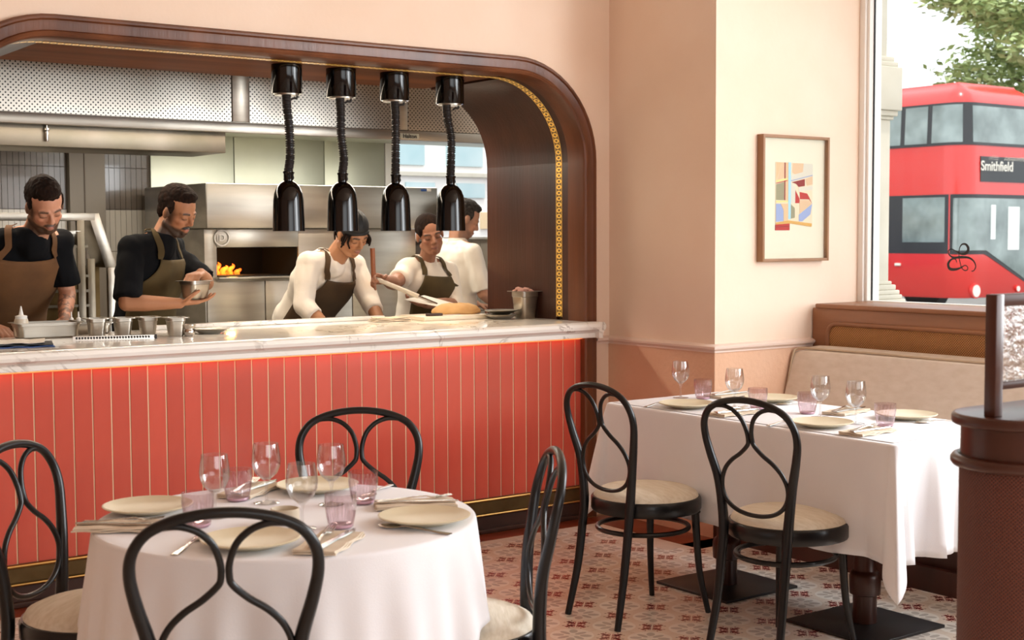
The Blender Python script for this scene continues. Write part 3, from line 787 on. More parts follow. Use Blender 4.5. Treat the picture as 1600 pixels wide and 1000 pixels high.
# ================================================================== THE PASS: heat lamps
def heat_lamp(x, y, bend, label, canis=2.245):
    t = empty('heat_lamp', (x, y, canis), label=label, cat='lamp', group='black heat lamps over the pass')
    MB().lathe([(0, -.134), (.068, -.134), (.071, -.130), (.071, 0), (0, 0)], 36).build('ceiling_mount', 'black_gloss', t)
    MB().lathe([(0, -.140), (.058, -.140), (.058, -.133), (0, -.133)], 28).build('mount_plate', 'steel', t)
    m = MB(); m.tube(cr([(.052, 0, -.138), (.050, 0, -.150), (.032, 0, -.152), (.018, 0, -.160)], 4), .005, 8); m.build('hook', 'black', t)
    P = cr([(bend[0], 0, -.138), (bend[0]+.004, 0, -.20), (bend[1], 0, -.30), (bend[2], 0, -.42), (0, 0, -.495)], 26)
    core = MB().tube(P, .0165, 12)
    # coiled cord: rings along the path
    n = int(45); L = len(P)
    for k in range(n):
        i = int(k*(L-2)/(n-1)); c = P[i]; d = (P[min(i+1, L-1)]-P[max(i-1, 0)]).normalized(); a = V((0, 1, 0)); b = d.cross(a).normalized(); a = b.cross(d).normalized()
        core.tube([c+a*.0185*math.cos(q)+b*.0185*math.sin(q) for q in [2*PI*j/14 for j in range(14)]], .0036, 5, closed=True)
    core.build('coiled_cord', 'black', t)
    MB().lathe([(0, -.535), (.021, -.535), (.021, -.50), (.024, -.496), (.024, -.49), (.0, -.49)], 20).build('collar', 'black_gloss', t)
    MB().tube(cr([(.016, 0, -.53), (.027, 0, -.52), (.024, 0, -.505), (.030, 0, -.492)], 4), .004, 8).build('switch', 'black', t)
    zb = -.765; 
    pr = [(.020, -.532), (.040, -.545), (.056, -.565), (.066, -.592), (.070, -.625), (.0725, -.70), (.0745, zb), (.0715, zb), (.069, -.70), (.066, -.63), (.060, -.592), (.04, -.555), (0, -.545)]
    MB().lathe(pr, 40).build('lamp_shade', 'black_gloss', t)
    l = light('heat_bulb', 'SPOT', (x, y, canis-.70), 6, (1, .72, .42), spot_size=1.9, spot_blend=.6, shadow_soft_size=.03)
    return t
for x, bend, lab in ((2.955, (-.004, .010, .012), 'black heat lamp over the pass, leftmost of the four'), (3.240, (-.008, -.004, .010), 'black heat lamp over the pass, in front of the chef in the black bandana'),
                     (3.535, (.0, .004, .002), 'black heat lamp over the pass, third from the left'), (3.857, (-.020, .006, .004), 'black heat lamp over the pass, rightmost, in front of the woman chef')):
    heat_lamp(x, 5.80, bend, lab)

# ================================================================== THE KITCHEN
struct(MB().bb(.9, 6.5, 6.33, 8.7, -.05, 0).build('floor', 'asphalt', smooth=False))
struct(MB().bb(.9, 6.5, 6.33, 8.8, 2.75, 2.85).build('ceiling', 'ceiling', smooth=False))
struct(MB().bb(.8, .9, 6.33, 8.8, 0, 2.75).build('wall_kitchen_left', 'kwall', smooth=False))
w = MB(); w.bb(.9, 5.16, 8.62, 8.8, 0, 2.75); w.bb(5.16, 6.5, 8.62, 8.8, 0, 1.42); w.bb(5.16, 6.5, 8.62, 8.8, 2.5, 2.75); w.bb(6.4, 6.5, 8.62, 8.8, 1.42, 2.5)
kb = struct(w.build('wall_kitchen_back', 'tile_joint', smooth=False))
struct(MB().bb(6.42, 6.5, 6.33, 8.62, 0, 2.75).build('wall_kitchen_right', 'kwall', smooth=False))
m = MB()
def strips(m, x0, x1, rows, dx=.0358):
    for z0, z1 in rows:
        n = int((x1-x0)/dx)
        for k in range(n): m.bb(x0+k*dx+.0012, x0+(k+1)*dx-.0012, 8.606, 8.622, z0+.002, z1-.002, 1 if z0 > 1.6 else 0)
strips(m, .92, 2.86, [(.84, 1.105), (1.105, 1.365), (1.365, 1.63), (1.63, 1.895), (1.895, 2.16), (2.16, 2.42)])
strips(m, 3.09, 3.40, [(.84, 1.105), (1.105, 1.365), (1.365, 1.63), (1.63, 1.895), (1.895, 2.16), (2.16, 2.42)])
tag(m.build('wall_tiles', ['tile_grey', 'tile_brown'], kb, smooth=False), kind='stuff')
m = MB(); me = MB().bb(-.0345, .0345, -.008, .008, -.13, .13).mesh('kitchen_tile', 'tile_grey', smooth=False)
for zc in (1.29, 1.025, .76):
    for k in range(12):
        o = put(bpy.data.objects.new('wall_tile', me), kb); o.location = (5.52+k*.072, 8.612, zc-.005)
MB().bb(5.10, 6.4, 8.58, 8.62, 1.415, 1.43).build('window_sill', 'steel', kb)
pn = MB().bb(2.86, 3.085, 8.56, 8.62, 0, 2.5).bb(2.95, 2.956, 8.555, 8.56, 0, 2.5, 1); pn.build('wall_post', ['kwall', 'tile_joint'], kb)
kw = empty('window_2', (6.0, 8.66, 1.43), kind='structure')
f = MB(); f.bb(5.16, 5.26, 8.60, 8.70, 1.43, 2.5); f.bb(6.32, 6.4, 8.60, 8.70, 1.43, 2.5); f.bb(5.16, 6.4, 8.60, 8.70, 1.43, 1.445); f.bb(5.16, 6.4, 8.60, 8.70, 2.46, 2.5)
f.build('window_frame', 'white', kw, world=True); MB().bb(5.26, 6.32, 8.66, 8.665, 1.445, 2.46).build('pane', 'window_glass', kw, world=True)
# backsplash of pale steel panels
for i, (a, b) in enumerate(((3.40, 3.98), (3.985, 4.66), (4.665, 5.15))):
    MB().bb(a, b, 8.60, 8.62, .9, 2.13).build('backsplash_panel', 'steel_pale', kb, bevel=.003)

hd = empty('extractor_hood', (3.6, 7.6, 2.0), label='long stainless extractor hood with perforated front panels above the kitchen line', cat='hood')
m = MB(); m.bb(1.0, 6.4, 6.815, 6.83, 2.06, 2.74); m.bb(1.0, 6.4, 8.3, 8.6, 2.2, 2.74); m.bb(1.0, 1.02, 6.82, 8.6, 2.05, 2.74); m.bb(6.38, 6.4, 6.82, 8.6, 2.05, 2.74)
m.build('canopy_shell', 'steel', hd, world=True)
m = MB(); m.bb(1.0, 6.4, 6.795, 6.84, 2.005, 2.058); m.build('front_lip', 'steel', hd, world=True, bevel=.002)
for a, b in ((1.0, 3.14), (3.245, 4.15), (4.235, 6.6)): MB().bb(a, b, 6.803, 6.815, 2.062, 2.74).build('perforated_panel', 'perf', hd, world=True)
for a, b in ((3.145, 3.24), (4.155, 4.23)): MB().bb(a, b, 6.798, 6.815, 2.062, 2.74).build('divider_strip', 'steel', hd, world=True, bevel=.002)
m = MB(); m.add([V(p) for p in ((1.0, 6.84, 2.045), (6.4, 6.84, 2.045), (6.4, 7.3, 2.11), (1.0, 7.3, 2.11), (1.0, 6.84, 2.05), (6.4, 6.84, 2.05), (6.4, 7.3, 2.12), (1.0, 7.3, 2.12))], [(0, 1, 2, 3), (7, 6, 5, 4), (0, 4, 5, 1), (1, 5, 6, 2), (2, 6, 7, 3), (3, 7, 4, 0)])
m.build('inner_lip', 'steel_dark', hd, world=True)
MB().bb(3.1, 6.4, 7.3, 8.6, 2.12, 2.14).build('canopy_underside', 'steel_pale', hd, world=True)
MB().bb(1.0, 3.1, 7.3, 8.6, 2.10, 2.14).build('canopy_underside', 'steel_dark', hd, world=True)
MB().bb(1.0, 3.13, 6.86, 7.30, 1.90, 2.02).build('side_plenum', 'steel_dark', hd, world=True, bevel=.003)
for a, b, y in ((3.25, 4.0, 7.15), (4.0, 4.8, 7.15)):
    f = MB().bb(a, b-.02, y, y+.14, 2.065, 2.085).build('filter_grille', 'steel', hd, world=True)
    g = MB()
    k = a+.02
    while k < b-.05: g.bb(k, k+.022, y+.01, y+.13, 2.060, 2.066); k += .042
    g.build('grille_slot', 'dark', f)
    f.children[0].data.transform(Matrix.Translation(-wloc(hd)))
MB().bb(3.15, 3.9, 7.05, 7.09, 2.045, 2.06).build('lamp_diffuser', 'lamp_on', hd, world=True)
MB().bb(1.2, 2.35, 7.42, 7.60, 2.06, 2.08).build('lamp_diffuser', 'lamp_on', hd, world=True)
MB().bb(4.175, 4.30, 6.790, 6.796, 2.012, 2.042).build('name_plate', 'steel_pale', hd, world=True)
def text(name, s, loc, rot, size, m, parent, ext=.0006, bold=0, align='CENTER'):
    cu = bpy.data.curves.new(name, 'FONT'); cu.body = s; cu.size = size; cu.extrude = ext; cu.align_x = align; cu.align_y = 'CENTER'; cu.offset = bold
    t = bpy.data.objects.new(name, cu); COL.objects.link(t); bpy.context.view_layer.update()
    me = bpy.data.meshes.new_from_object(t.evaluated_get(bpy.context.evaluated_depsgraph_get())); bpy.data.objects.remove(t)
    me.materials.clear(); me.materials.append(MT[m]); o = put(bpy.data.objects.new(name, me), parent); o.location = V(loc)-wloc(parent); o.rotation_euler = rot; return o
text('name_lettering', 'Halton', (4.237, 6.7885, 2.026), (PI/2, 0, 0), .034, 'bus_black', hd, bold=.0004)
m = MB(); m.lathe([(0, 1.925), (.007, 1.925), (.009, 1.94), (.009, 1.975), (.014, 1.98), (.014, 1.99), (.006, 1.99), (.006, 2.02), (0, 2.02)], 14, c=(2.18, 6.845, 0)); m.build('nozzle', 'silver', hd, world=True)

ov = empty('pizza_oven', (4.15, 8.05, 0), label='large stainless steel deck oven with flames in its open mouth', cat='oven')
m = MB(); y0 = 7.6
m.bb(3.322, 3.40, y0, 8.5, .1, 1.5); m.bb(3.935, 4.78, y0, 8.5, .1, 1.5); m.bb(3.40, 3.935, y0, 8.5, 1.392, 1.5); m.bb(3.40, 3.935, y0, 8.5, .1, 1.218); m.bb(3.40, 3.935, 8.1, 8.5, 1.218, 1.392)
m.build('oven_body', 'steel', ov, world=True, bevel=.002)
MB().bb(3.315, 4.915, 7.545, 8.5, 1.503, 1.768).build('oven_hood', 'steel', ov, world=True, bevel=.006)
m = MB(); m.bb(3.401, 3.934, 7.62, 8.10, 1.2185, 1.222); m.bb(3.401, 3.405, 7.62, 8.10, 1.22, 1.391); m.bb(3.93, 3.934, 7.62, 8.10, 1.22, 1.391); m.bb(3.401, 3.934, 7.62, 8.1, 1.388, 1.3915); m.bb(3.401, 3.934, 8.09, 8.099, 1.22, 1.39)
m.build('baking_chamber', 'dark', ov, world=True)
MB().bb(3.39, 3.96, 7.55, 7.62, 1.203, 1.217).build('oven_sill', 'steel', ov, world=True, bevel=.002)
for a, b in ((3.33, 3.70), (3.705, 4.30), (4.305, 4.77)): MB().bb(a, b, 7.588, 7.60, .3, 1.19).build('lower_panel', 'steel', ov, world=True, bevel=.003)
fl2 = MB()
for x, hh, r in ((3.50, .045, .020), (3.55, .075, .024), (3.60, .055, .022), (3.645, .065, .018), (3.69, .035, .016), (3.46, .03, .015)):
    P = cr([(x, 7.95, 1.224), (x-.01, 7.94, 1.224+hh*.4), (x+.012, 7.93, 1.224+hh*.75), (x+.004, 7.93, 1.224+hh)], 4)
    fl2.tube(P, [r*(1-(i/(len(P)-1))**1.5)+.001 for i in range(len(P))], 8)
fl2.build('flames', 'flame', ov, world=True)
light('oven_fire_light', 'POINT', (3.6, 7.85, 1.30), 2, (1, .45, .12), shadow_soft_size=.03)
m = MB(); P = [(3.43+.045*math.cos(a), 7.592, 1.448+.045*math.sin(a)) for a in [2*PI*k/28 for k in range(28)]]; m.tube(P, .0045, 6, closed=True)
m.build('emblem_ring', 'white', ov, world=True)
text('emblem_letter', 'D', (3.43, 7.592, 1.447), (PI/2, 0, 0), .055, 'white', ov, ext=.002)
MB().bb(4.79, 4.83, 7.541, 7.545, 1.742, 1.756).build('sticker', 'label_blue', ov, world=True)
MB().bb(4.835, 4.865, 7.541, 7.545, 1.742, 1.760).build('sticker', 'paper', ov, world=True)

rk = empty('steel_prep_rack', (2.35, 7.45, 0), label='stainless prep rack with a sloping side guard at the left behind the chefs', cat='rack')
m = MB(); m.bb(1.2, 2.60, 7.38, 7.56, 1.545, 1.586); m.build('top_shelf', 'steel', rk, world=True, bevel=.002)
P = [V((2.56, 7.38, 1.586)), V((2.62, 7.38, 1.586)), V((2.715, 7.38, 1.29)), V((2.65, 7.38, 1.29))]
m = MB(); m.add(P+[p+V((0, .20, 0)) for p in P], [(0, 1, 2, 3), (7, 6, 5, 4), (0, 4, 5, 1), (1, 5, 6, 2), (2, 6, 7, 3), (3, 7, 4, 0)]); m.build('sloping_guard', 'steel', rk, world=True, bevel=.002)
for x, y, z1 in ((2.665, 7.38, 1.29), (2.50, 7.38, 1.55), (2.56, 7.40, 1.34), (1.3, 7.38, 1.55)):
    MB().bb(x, x+.04, y, y+.03, .0, z1).build('upright', 'steel' if x > 2.6 else 'steel_dark', rk, world=True, bevel=.001)
for z in (1.40, 1.24, 1.16, 1.08): MB().bb(1.3, 2.56, 7.385, 7.40, z, z+.014).build('rail', 'steel_dark', rk, world=True)
MB().bb(1.3, 2.68, 7.56, 7.58, .5, 1.30).build('back_panel', 'brass', rk, world=True)
MB().bb(1.3, 2.68, 7.40, 7.80, .88, .90).build('shelf', 'steel_dark', rk, world=True)
def gnpan(name, w, d, h, lip=.012, r=.012, taper=.86, m='steel'):
    b = MB()
    def rr(wx, dy, z, n=5):
        o = []; c = min(.02, wx*.3)
        for sx, sy, a0 in ((1, 1, 0), (-1, 1, 90), (-1, -1, 180), (1, -1, 270)):
            for k in range(n+1):
                a = D(a0+90*k/n); o.append(V((sx*(wx/2-c)+c*math.cos(a), sy*(dy/2-c)+c*math.sin(a), z)))
        return o
    R = [rr(w*taper*.94, d*taper*.94, 0), rr(w*taper, d*taper, .006), rr(w*.95, d*.95, h*.78), rr(w, d, h*.80), rr(w, d, h-.003), rr(w+2*lip, d+2*lip, h-.003), rr(w+2*lip, d+2*lip, h), rr(w-.006, d-.006, h), rr(w-.006, d-.006, h*.8), rr(w*taper-.004, d*taper-.004, .008)]
    n = len(R[0])
    for q in R: b.v += q
    for i in range(len(R)-1):
        for k in range(n): b.f.append([i*n+k, i*n+(k+1) % n, (i+1)*n+(k+1) % n, (i+1)*n+k])
    b.f.append(list(range(n-1, -1, -1))); b.f.append([(len(R)-1)*n+k for k in range(n)]); b.m = [0]*len(b.f)
    return b.build(name, m, ang=30)
o = gnpan('steel_container', .16, .16, .075); o.location = (2.44, 7.47, 1.415); tag(o, 'shallow steel container on the rack beside the bearded chef in brown apron', 'container')
pb = empty('prep_bench', (3.6, 6.5, 0), label='low steel prep bench directly behind the marble pass', cat='bench')
MB().bb(1.1, 5.2, 6.345, 6.60, .86, .90).build('bench_top', 'steel', pb, world=True, bevel=.004)
for x in (1.15, 2.5, 3.8, 5.1): MB().bb(x, x+.04, 6.50, 6.54, 0, .86).build('leg', 'steel_dark', pb, world=True)

# ------------------------------------------------------------------ things on the marble
ZC = 1.0147
def on(o, x, y, z=ZC, rz=0): o.location = (x, y, z); o.rotation_euler = (0, 0, rz); return o
PR = {}
o = gnpan('hotel_pan', .27, .15, .068, lip=.012, taper=.93); on(o, 1.93, 6.14, rz=D(-3)); tag(o, 'long steel pan on the marble behind the paper menus, at the left', 'pan')
o = gnpan('hotel_pan', .27, .12, .05, lip=.012, taper=.93); on(o, 2.10, 6.27, rz=D(-3)) if False else on(o, 2.12, 6.262, rz=D(-3)); tag(o, 'steel pan with small squeeze bottles behind the longer pan', 'pan')
labs = ['small steel food pan on the marble, leftmost of the row of four', 'small steel food pan on the marble, second from the left of the row of four', 'small steel food pan on the marble, third from the left of the row of four', 'small steel food pan on the marble, rightmost and nearest of the row of four']
p0 = gnpan('food_pan', .078, .078, .085, lip=.014, taper=.80)
for i, (x, y) in enumerate(((2.105, 5.99), (2.215, 5.965), (2.322, 5.945), (2.405, 5.83))):
    q = p0 if i == 0 else p0.copy()
    if i: COL.objects.link(q)
    on(q, x, y, rz=D(-6)); tag(q, labs[i], 'pan', 'food pans on the pass')
def squeeze(r, h, nz):
    root = empty('squeeze_bottle', (0, 0, 0))
    MB().lathe([(0, 0), (r, 0), (r, h*.85), (r*.9, h), (0, h)], 24).build('bottle_body', 'plastic', root)
    MB().lathe([(0, h-.002), (r*.85, h-.002), (r*.85, h+.012), (r*.35, h+.016), (.0025, h+nz), (0, h+nz)], 20).build('nozzle_cap', 'white', root)
    return root
b = squeeze(.030, .075, .055); b.location = (1.83, 6.16, ZC+.01); tag(b, 'large white squeeze bottle standing in the long steel pan', 'bottle', 'squeeze bottles')
b = squeeze(.012, .05, .042); b.location = (2.085, 6.262, ZC+.01); tag(b, 'small white squeeze bottle in the rear pan, left of the pair', 'bottle', 'squeeze bottles')
dup(b, (2.118, 6.262, ZC+.01), 0, 'small white squeeze bottle in the rear pan, right of the pair')
o = MB().lathe([(0, 0), (.018, 0), (.026, .012), (.028, .026), (.024, .030), (.024, .034), (.030, .042), (.031, .052), (.028, .052), (.022, .034), (0, .03)], 24, rib=.001).build('metal_cup', 'silver', ang=70)
on(o, 2.455, 5.80); tag(o, 'small fluted silver cup on the marble beside the nearest food pan', 'cup')
def sdish():
    return MB().lathe([(0, .0), (.045, 0), (.05, .004), (.07, .014), (.086, .021), (.088, .024), (.085, .025), (.068, .018), (.046, .008), (0, .007)], 48, rib=.0018, ribz=(.01, .03)).build('fluted_dish', 'steel', ang=70)
a_ = sdish(); on(a_, 2.60, 5.90); tag(a_, 'shallow fluted metal dish on the marble beside the silver cup', 'dish')
q = a_.copy(); COL.objects.link(q); on(q, 4.26, 5.93); tag(q, 'fluted metal dish on the marble beside the tall pan, bottom of its pair', 'dish', 'dish pair')
q = a_.copy(); COL.objects.link(q); on(q, 4.26, 5.93, ZC+.0235); tag(q, 'fluted metal dish on the marble beside the tall pan, top of its pair', 'dish', 'dish pair')
# tall pan with a paper liner
t = empty('tall_steel_pan', (4.395, 5.90, ZC), label='tall tapered steel pan with a pink liner at the right end of the marble', cat='pan')
g = gnpan('pan_body', .112, .112, .145, lip=.018, taper=.80, m='steel'); g.parent = t
m = MB()
for i in range(9): m.box((random.uniform(-.03, .03), random.uniform(-.03, .03), .143+random.uniform(0, .012)), (.05, .035, .012), rot=Matrix.Rotation(random.uniform(-.4, .4), 3, 'X') @ Matrix.Rotation(random.uniform(0, 3), 3, 'Z'))
m.build('paper_liner', 'pink_food', t, bevel=.003)
# papers
for i, (x, y, rz, mm, lab) in enumerate(((1.66, 5.70, -12, 'label_blue', 'blue printed sheet at the bottom of the menu pile on the marble'), (1.665, 5.715, -16, 'bus_black', 'dark sheet in the middle of the menu pile on the marble'), (1.64, 5.735, -18, 'paper', 'white paper sheet on top of the menu pile on the marble'))):
    m = MB(); nx = 10
    for k in range(nx):
        x0, x1 = -.15+.3*k/nx, -.15+.3*(k+1)/nx; za, zb = .004*math.sin(k*.9+i)**2, .004*math.sin((k+1)*.9+i)**2
        m.add([V(p) for p in ((x0, -.105, za), (x1, -.105, zb), (x1, .105, zb), (x0, .105, za), (x0, -.105, za+.003), (x1, -.105, zb+.003), (x1, .105, zb+.003), (x0, .105, za+.003))], [(3, 2, 1, 0), (4, 5, 6, 7), (0, 1, 5, 4), (2, 3, 7, 6)]+([(3, 0, 4, 7)] if k == 0 else [])+([(1, 2, 6, 5)] if k == nx-1 else []))
    o = m.build('paper_sheet', mm); on(o, x, y, ZC+.0075*i, D(rz)); tag(o, lab, 'paper')
t = empty('ticket_rail', (2.12, 5.815, ZC), D(-19), label='slim steel ticket rail with marbles lying in front of the row of food pans', cat='rail')
m = MB(); m.bb(-.17, .17, -.012, .012, 0, .004); m.bb(-.17, .17, .008, .012, .004, .014); m.bb(-.17, .17, -.012, .012, .014, .017); m.build('rail_channel', 'silver', t)
m = MB()
for k in range(26): m.ell((-.155+k*.012, -.004, .009), (.0045,)*3, n=8)
m.build('glass_marbles', 'black', t)
MB().bb(.168, .178, -.013, .013, 0, .018).build('end_cap', 'black', t)
# towel, boards, flatbread, knife, peel
m = MB()
for i in range(3):
    vs = []; nx, ny = 12, 6; L, Wd = .20-.01*i, .11-.004*i
    for a in range(nx+1):
        for b_ in range(ny+1):
            x, y = (a/nx-.5)*L, (b_/ny-.5)*Wd; vs.append(V((x+.004*math.sin(b_+i), y+.004*math.sin(a*.8+i*2), .001+i*.007+.0025*math.sin(x*50+i)*math.sin(y*60+i)+.002)))
    k = len(vs); vs += [v-V((0, 0, .0045)) for v in vs]; fs = []
    for a in range(nx):
        for b_ in range(ny): q_ = a*(ny+1)+b_; fs += [(q_, q_+ny+1, q_+ny+2, q_+1), (k+q_+1, k+q_+ny+2, k+q_+ny+1, k+q_)]
    for a in range(nx):
        for b_ in (0, ny): q_ = a*(ny+1)+b_; fs.append((q_, q_+ny+1, k+q_+ny+1, k+q_))
    for b_ in range(ny):
        for a in (0, nx): q_ = a*(ny+1)+b_; fs.append((q_, q_+1, k+q_+1, k+q_))
    m.add([v+V((0, 0, .004)) for v in vs], fs)
o = m.build('folded_cloth', 'napkin', ang=60); on(o, 3.70, 6.14, rz=D(-12)); tag(o, 'cream folded cloth on the marble left of the chopping board', 'cloth')
o = MB().bb(-.21, .21, -.135, .135, 0, .022).build('chopping_board', 'plastic', bevel=.004); on(o, 4.05, 6.135, rz=D(-4)); tag(o, 'white chopping board on the marble under the flatbread', 'board')
m = MB(); n = 28; rings = []
for r_, z in ((1, .004), (1.03, .012), (1.0, .022), (.85, .038), (.6, .050), (.3, .056), (.0001, .057)):
    rings.append([V((.125*r_*math.cos(a)*(1+.05*math.sin(2*a+1)), .075*r_*math.sin(a)*(1+.07*math.sin(3*a)), z*(1+.15*math.sin(2*a+.6)*r_)+.003*math.sin(5*a+r_*9))) for a in [2*PI*k/n for k in range(n)]])
for r_ in rings: m.v += r_
for i in range(len(rings)-1):
    for k in range(n): m.f.append([i*n+k, i*n+(k+1) % n, (i+1)*n+(k+1) % n, (i+1)*n+k])
m.f.append(list(range(n-1, -1, -1))); m.m = [0]*len(m.f)
o = m.build('flatbread', 'dough', ang=80); on(o, 4.13, 6.165, ZC+.021, D(-30)); tag(o, 'puffed golden flatbread on the white board at the end of the peel', 'bread')
t = empty('kitchen_knife', (3.93, 6.055, ZC+.0225), D(-14), label='dark handled knife lying on the near edge of the chopping board', cat='knife')
MB().bb(-.055, .035, -.009, .009, 0, .014).build('handle', 'plinth', t, bevel=.003); MB().prism([(.035, -.012), (.035, .010), (.10, .008), (.13, -.010)], 'z', .003, .006).build('blade', 'silver', t)
t = empty('pizza_peel', (3.99, 6.36, 1.12), label='steel pizza peel with a cream handle held by the woman chef, blade over the board', cat='peel')
MB().tube([(3.825, 6.50, 1.225), (4.00, 6.335, 1.128)], .0125, 14).build('handle', 'plastic', t, world=True)
MB().tube([(3.995, 6.34, 1.131), (4.075, 6.265, 1.085)], .008, 10).build('shaft', 'silver', t, world=True)
P = [V((3.93, 6.37, 1.112)), V((4.09, 6.42, 1.128)), V((4.27, 6.26, 1.064)), V((4.13, 6.10, 1.050))]; nn = (P[1]-P[0]).cross(P[3]-P[0]).normalized()*.0015
m = MB(); m.add([p-nn for p in P]+[p+nn for p in P], [(0, 1, 2, 3), (7, 6, 5, 4), (0, 4, 5, 1), (1, 5, 6, 2), (2, 6, 7, 3), (3, 7, 4, 0)]); m.build('blade', 'paper', t, world=True)
o = MB().tube([(3.813, 6.49, 1.18), (3.806, 6.49, 1.39)], .013, 14).build('wooden_stick', 'dough', origin=(3.81, 6.49, 1.18)); MT['stick'] = mat('brown_turned_wood', '9A5A35', .5); o.data.materials[0] = MT['stick']
tag(o, 'brown wooden stick held upright in the right hand of the woman chef', 'stick')
# ================================================================== PEOPLE
def remeshed(m, name, mm, root, voxel, smooth_it=2, color=None, extra=None):
    """union of overlapping solids -> one continuous skin, in world space, then made relative to root"""
    me = m.mesh(name+'_src', mm); o = bpy.data.objects.new(name+'_src', me); COL.objects.link(o)
    r = o.modifiers.new('r', 'REMESH'); r.mode = 'VOXEL'; r.voxel_size = voxel
    s = o.modifiers.new('s', 'SMOOTH'); s.factor = .5; s.iterations = smooth_it
    bpy.context.view_layer.update()
    me2 = bpy.data.meshes.new_from_object(o.evaluated_get(bpy.context.evaluated_depsgraph_get()))
    bpy.data.objects.remove(o); me2.name = name
    if extra: extra(me2)
    bvh = BVHTree.FromPolygons([v.co.copy() for v in me2.vertices], [list(p.vertices) for p in me2.polygons])
    if color:
        at = me2.color_attributes.new('tint', 'FLOAT_COLOR', 'POINT')
        buf = []
        for v in me2.vertices: buf += list(color(v.co))+[1.0]
        at.data.foreach_set('color', buf)
    w = wloc(root); me2.transform(Matrix.Translation(-w)); me2.shade_smooth()
    return put(bpy.data.objects.new(name, me2), root), bvh
def headbasis(bearing, pitch, roll):
    b = D(bearing); f = V((math.cos(b), math.sin(b), 0)); p = D(pitch); z = V((0, 0, 1))
    fw_ = f*math.cos(p)-z*math.sin(p); u_ = z*math.cos(p)+f*math.sin(p); l_ = u_.cross(fw_)
    R = Matrix.Rotation(D(roll), 3, fw_); u_ = R @ u_; l_ = R @ l_
    return Matrix((fw_, l_, u_)).transposed()
def fe(m, B, o, c, r, n=16): m.ell(o+B @ V(c), r, R=B, n=n)
def head(m, o, B, fem=False, k=1.0):
    def E(c, r, n=16): m.ell(o+B @ (V(c)*k), tuple(x*k for x in r), R=B, n=n)
    def Cp(a, b, r0, r1): m.cap(o+B @ (V(a)*k), o+B @ (V(b)*k), r0*k, r1*k)
    E((-.012, 0, .035), (.094, .074, .085), 24); E((.018, 0, -.03), (.067, .063 if not fem else .059, .082), 24)
    E((.050, 0, -.098), (.030, .027 if not fem else .023, .020)); 
    for s in (1, -1):
        Cp((.047, s*.022, -.096), (-.002, s*.053, -.060), .021 if not fem else .017, .025 if not fem else .020)
        E((.052, s*.038, -.022), (.026, .022, .022)); E((.070, s*.031, .002), (.015, .0165, .0115))
        Cp((.080, s*.012, .022), (.066, s*.046, .020), .0105, .009)
        E((-.006, s*.077, -.006), (.020, .009, .031)); E((.090, s*.011, -.030), (.010, .0085, .0075))
    Cp((.083, 0, .012), (.101, 0, -.022), .0085, .0115)
    Cp((.0835, -.016, -.0555), (.0835, .016, -.0555), .0058, .0058); E((.0885, 0, -.0555), (.006, .013, .0055)); E((.084, 0, -.0655), (.009, .018, .0065)); E((.076, 0, -.082), (.014, .022, .010))
def sm(a, b, x):
    t = max(0, min(1, (x-a)/(b-a))); return t*t*(3-2*t)
def facecol(skin, o, B, beard=0, must=0, lips=(.42, .16, .13), brow=.9, hairc=(.02, .012, .008), k=1.0, extra=None, eyes='down'):
    Bi = B.transposed(); skin = V(lin(skin)); lips = V(lips); hc = V(hairc)
    def f(co):
        p = (Bi @ (co-o))/k; x, y, z = p; c = skin.copy()
        if extra: c = extra(co, c)
        if p.length > .19: return c
        ay = abs(y)
        if x > .03:
            # blush on cheeks and nose, darker lids
            c = c.lerp(V((c.x*1.05, c.y*.80, c.z*.78)), .5*math.exp(-((ay-.042)/.02)**2-((z+.028)/.02)**2))
            lid = math.exp(-((ay-.031)/.017)**2-((z-.000)/.010)**2); c = c.lerp(c*.62, lid*.8)
            if eyes == 'down': e = (1-sm(.0012, .0036, abs(z+.0065+(ay-.031)**2*-9)))*sm(.016, .019, ay)*(1-sm(.043, .047, ay)); c = c.lerp(hc, e*.95)
            else:
                e = (1-sm(.004, .0055, abs(z+.001)))*sm(.018, .022, ay)*(1-sm(.041, .045, ay)); c = c.lerp(V((.5, .45, .42)), e*.6); e = 1-sm(.0045, .006, math.hypot(ay-.031, z+.001)); c = c.lerp(hc, e)
                e = (1-sm(.0, .002, abs(z-.0055+(ay-.031)**2*9)))*sm(.016, .019, ay)*(1-sm(.043, .047, ay)); c = c.lerp(hc, e)
            b = (1-sm(.0034, .0066, abs(z-.0235+(ay-.028)**2*7)))*sm(.010, .016, ay)*(1-sm(.046, .054, ay)); c = c.lerp(hc, b*brow)
        if x > .055:
            l = 1-sm(.0085, .0115, math.hypot(y*.5, (z+.0605)*1.15)*1.0); c = c.lerp(lips, l*.75)
            l = (1-sm(.0, .0018, abs(z+.0605)))*(1-sm(.018, .024, ay)); c = c.lerp(lips*.35, l)
        if must and x > .05:
            q = (1-sm(.0050, .0095, abs(z+.0460+ay*ay*14)))*(1-sm(.024, .032, ay)); c = c.lerp(hc, q*must)
        if beard:
            zl = -.060 if x > .065 else -.028
            q = sm(0, .022, -(z-(-.050+.35*max(0, (.05-x))))) if x > -.02 else 0
            mouth = 1-sm(.016, .026, math.hypot(y*.8, (z+.0605)*1.6)); q *= (1-mouth)
            q *= 1-sm(-.15, -.118, -z-.0)*0; q *= sm(-.03, -.005, x)
            if z < -.125: q *= .3
            side = (1-sm(.0, .045, abs(x-.012)))*sm(.045, .058, ay)*(1-sm(.0, .05, z)); q = max(q, side*.9)
            c = c.lerp(hc*1.4+skin*.06, q*beard)
        return c
    return f
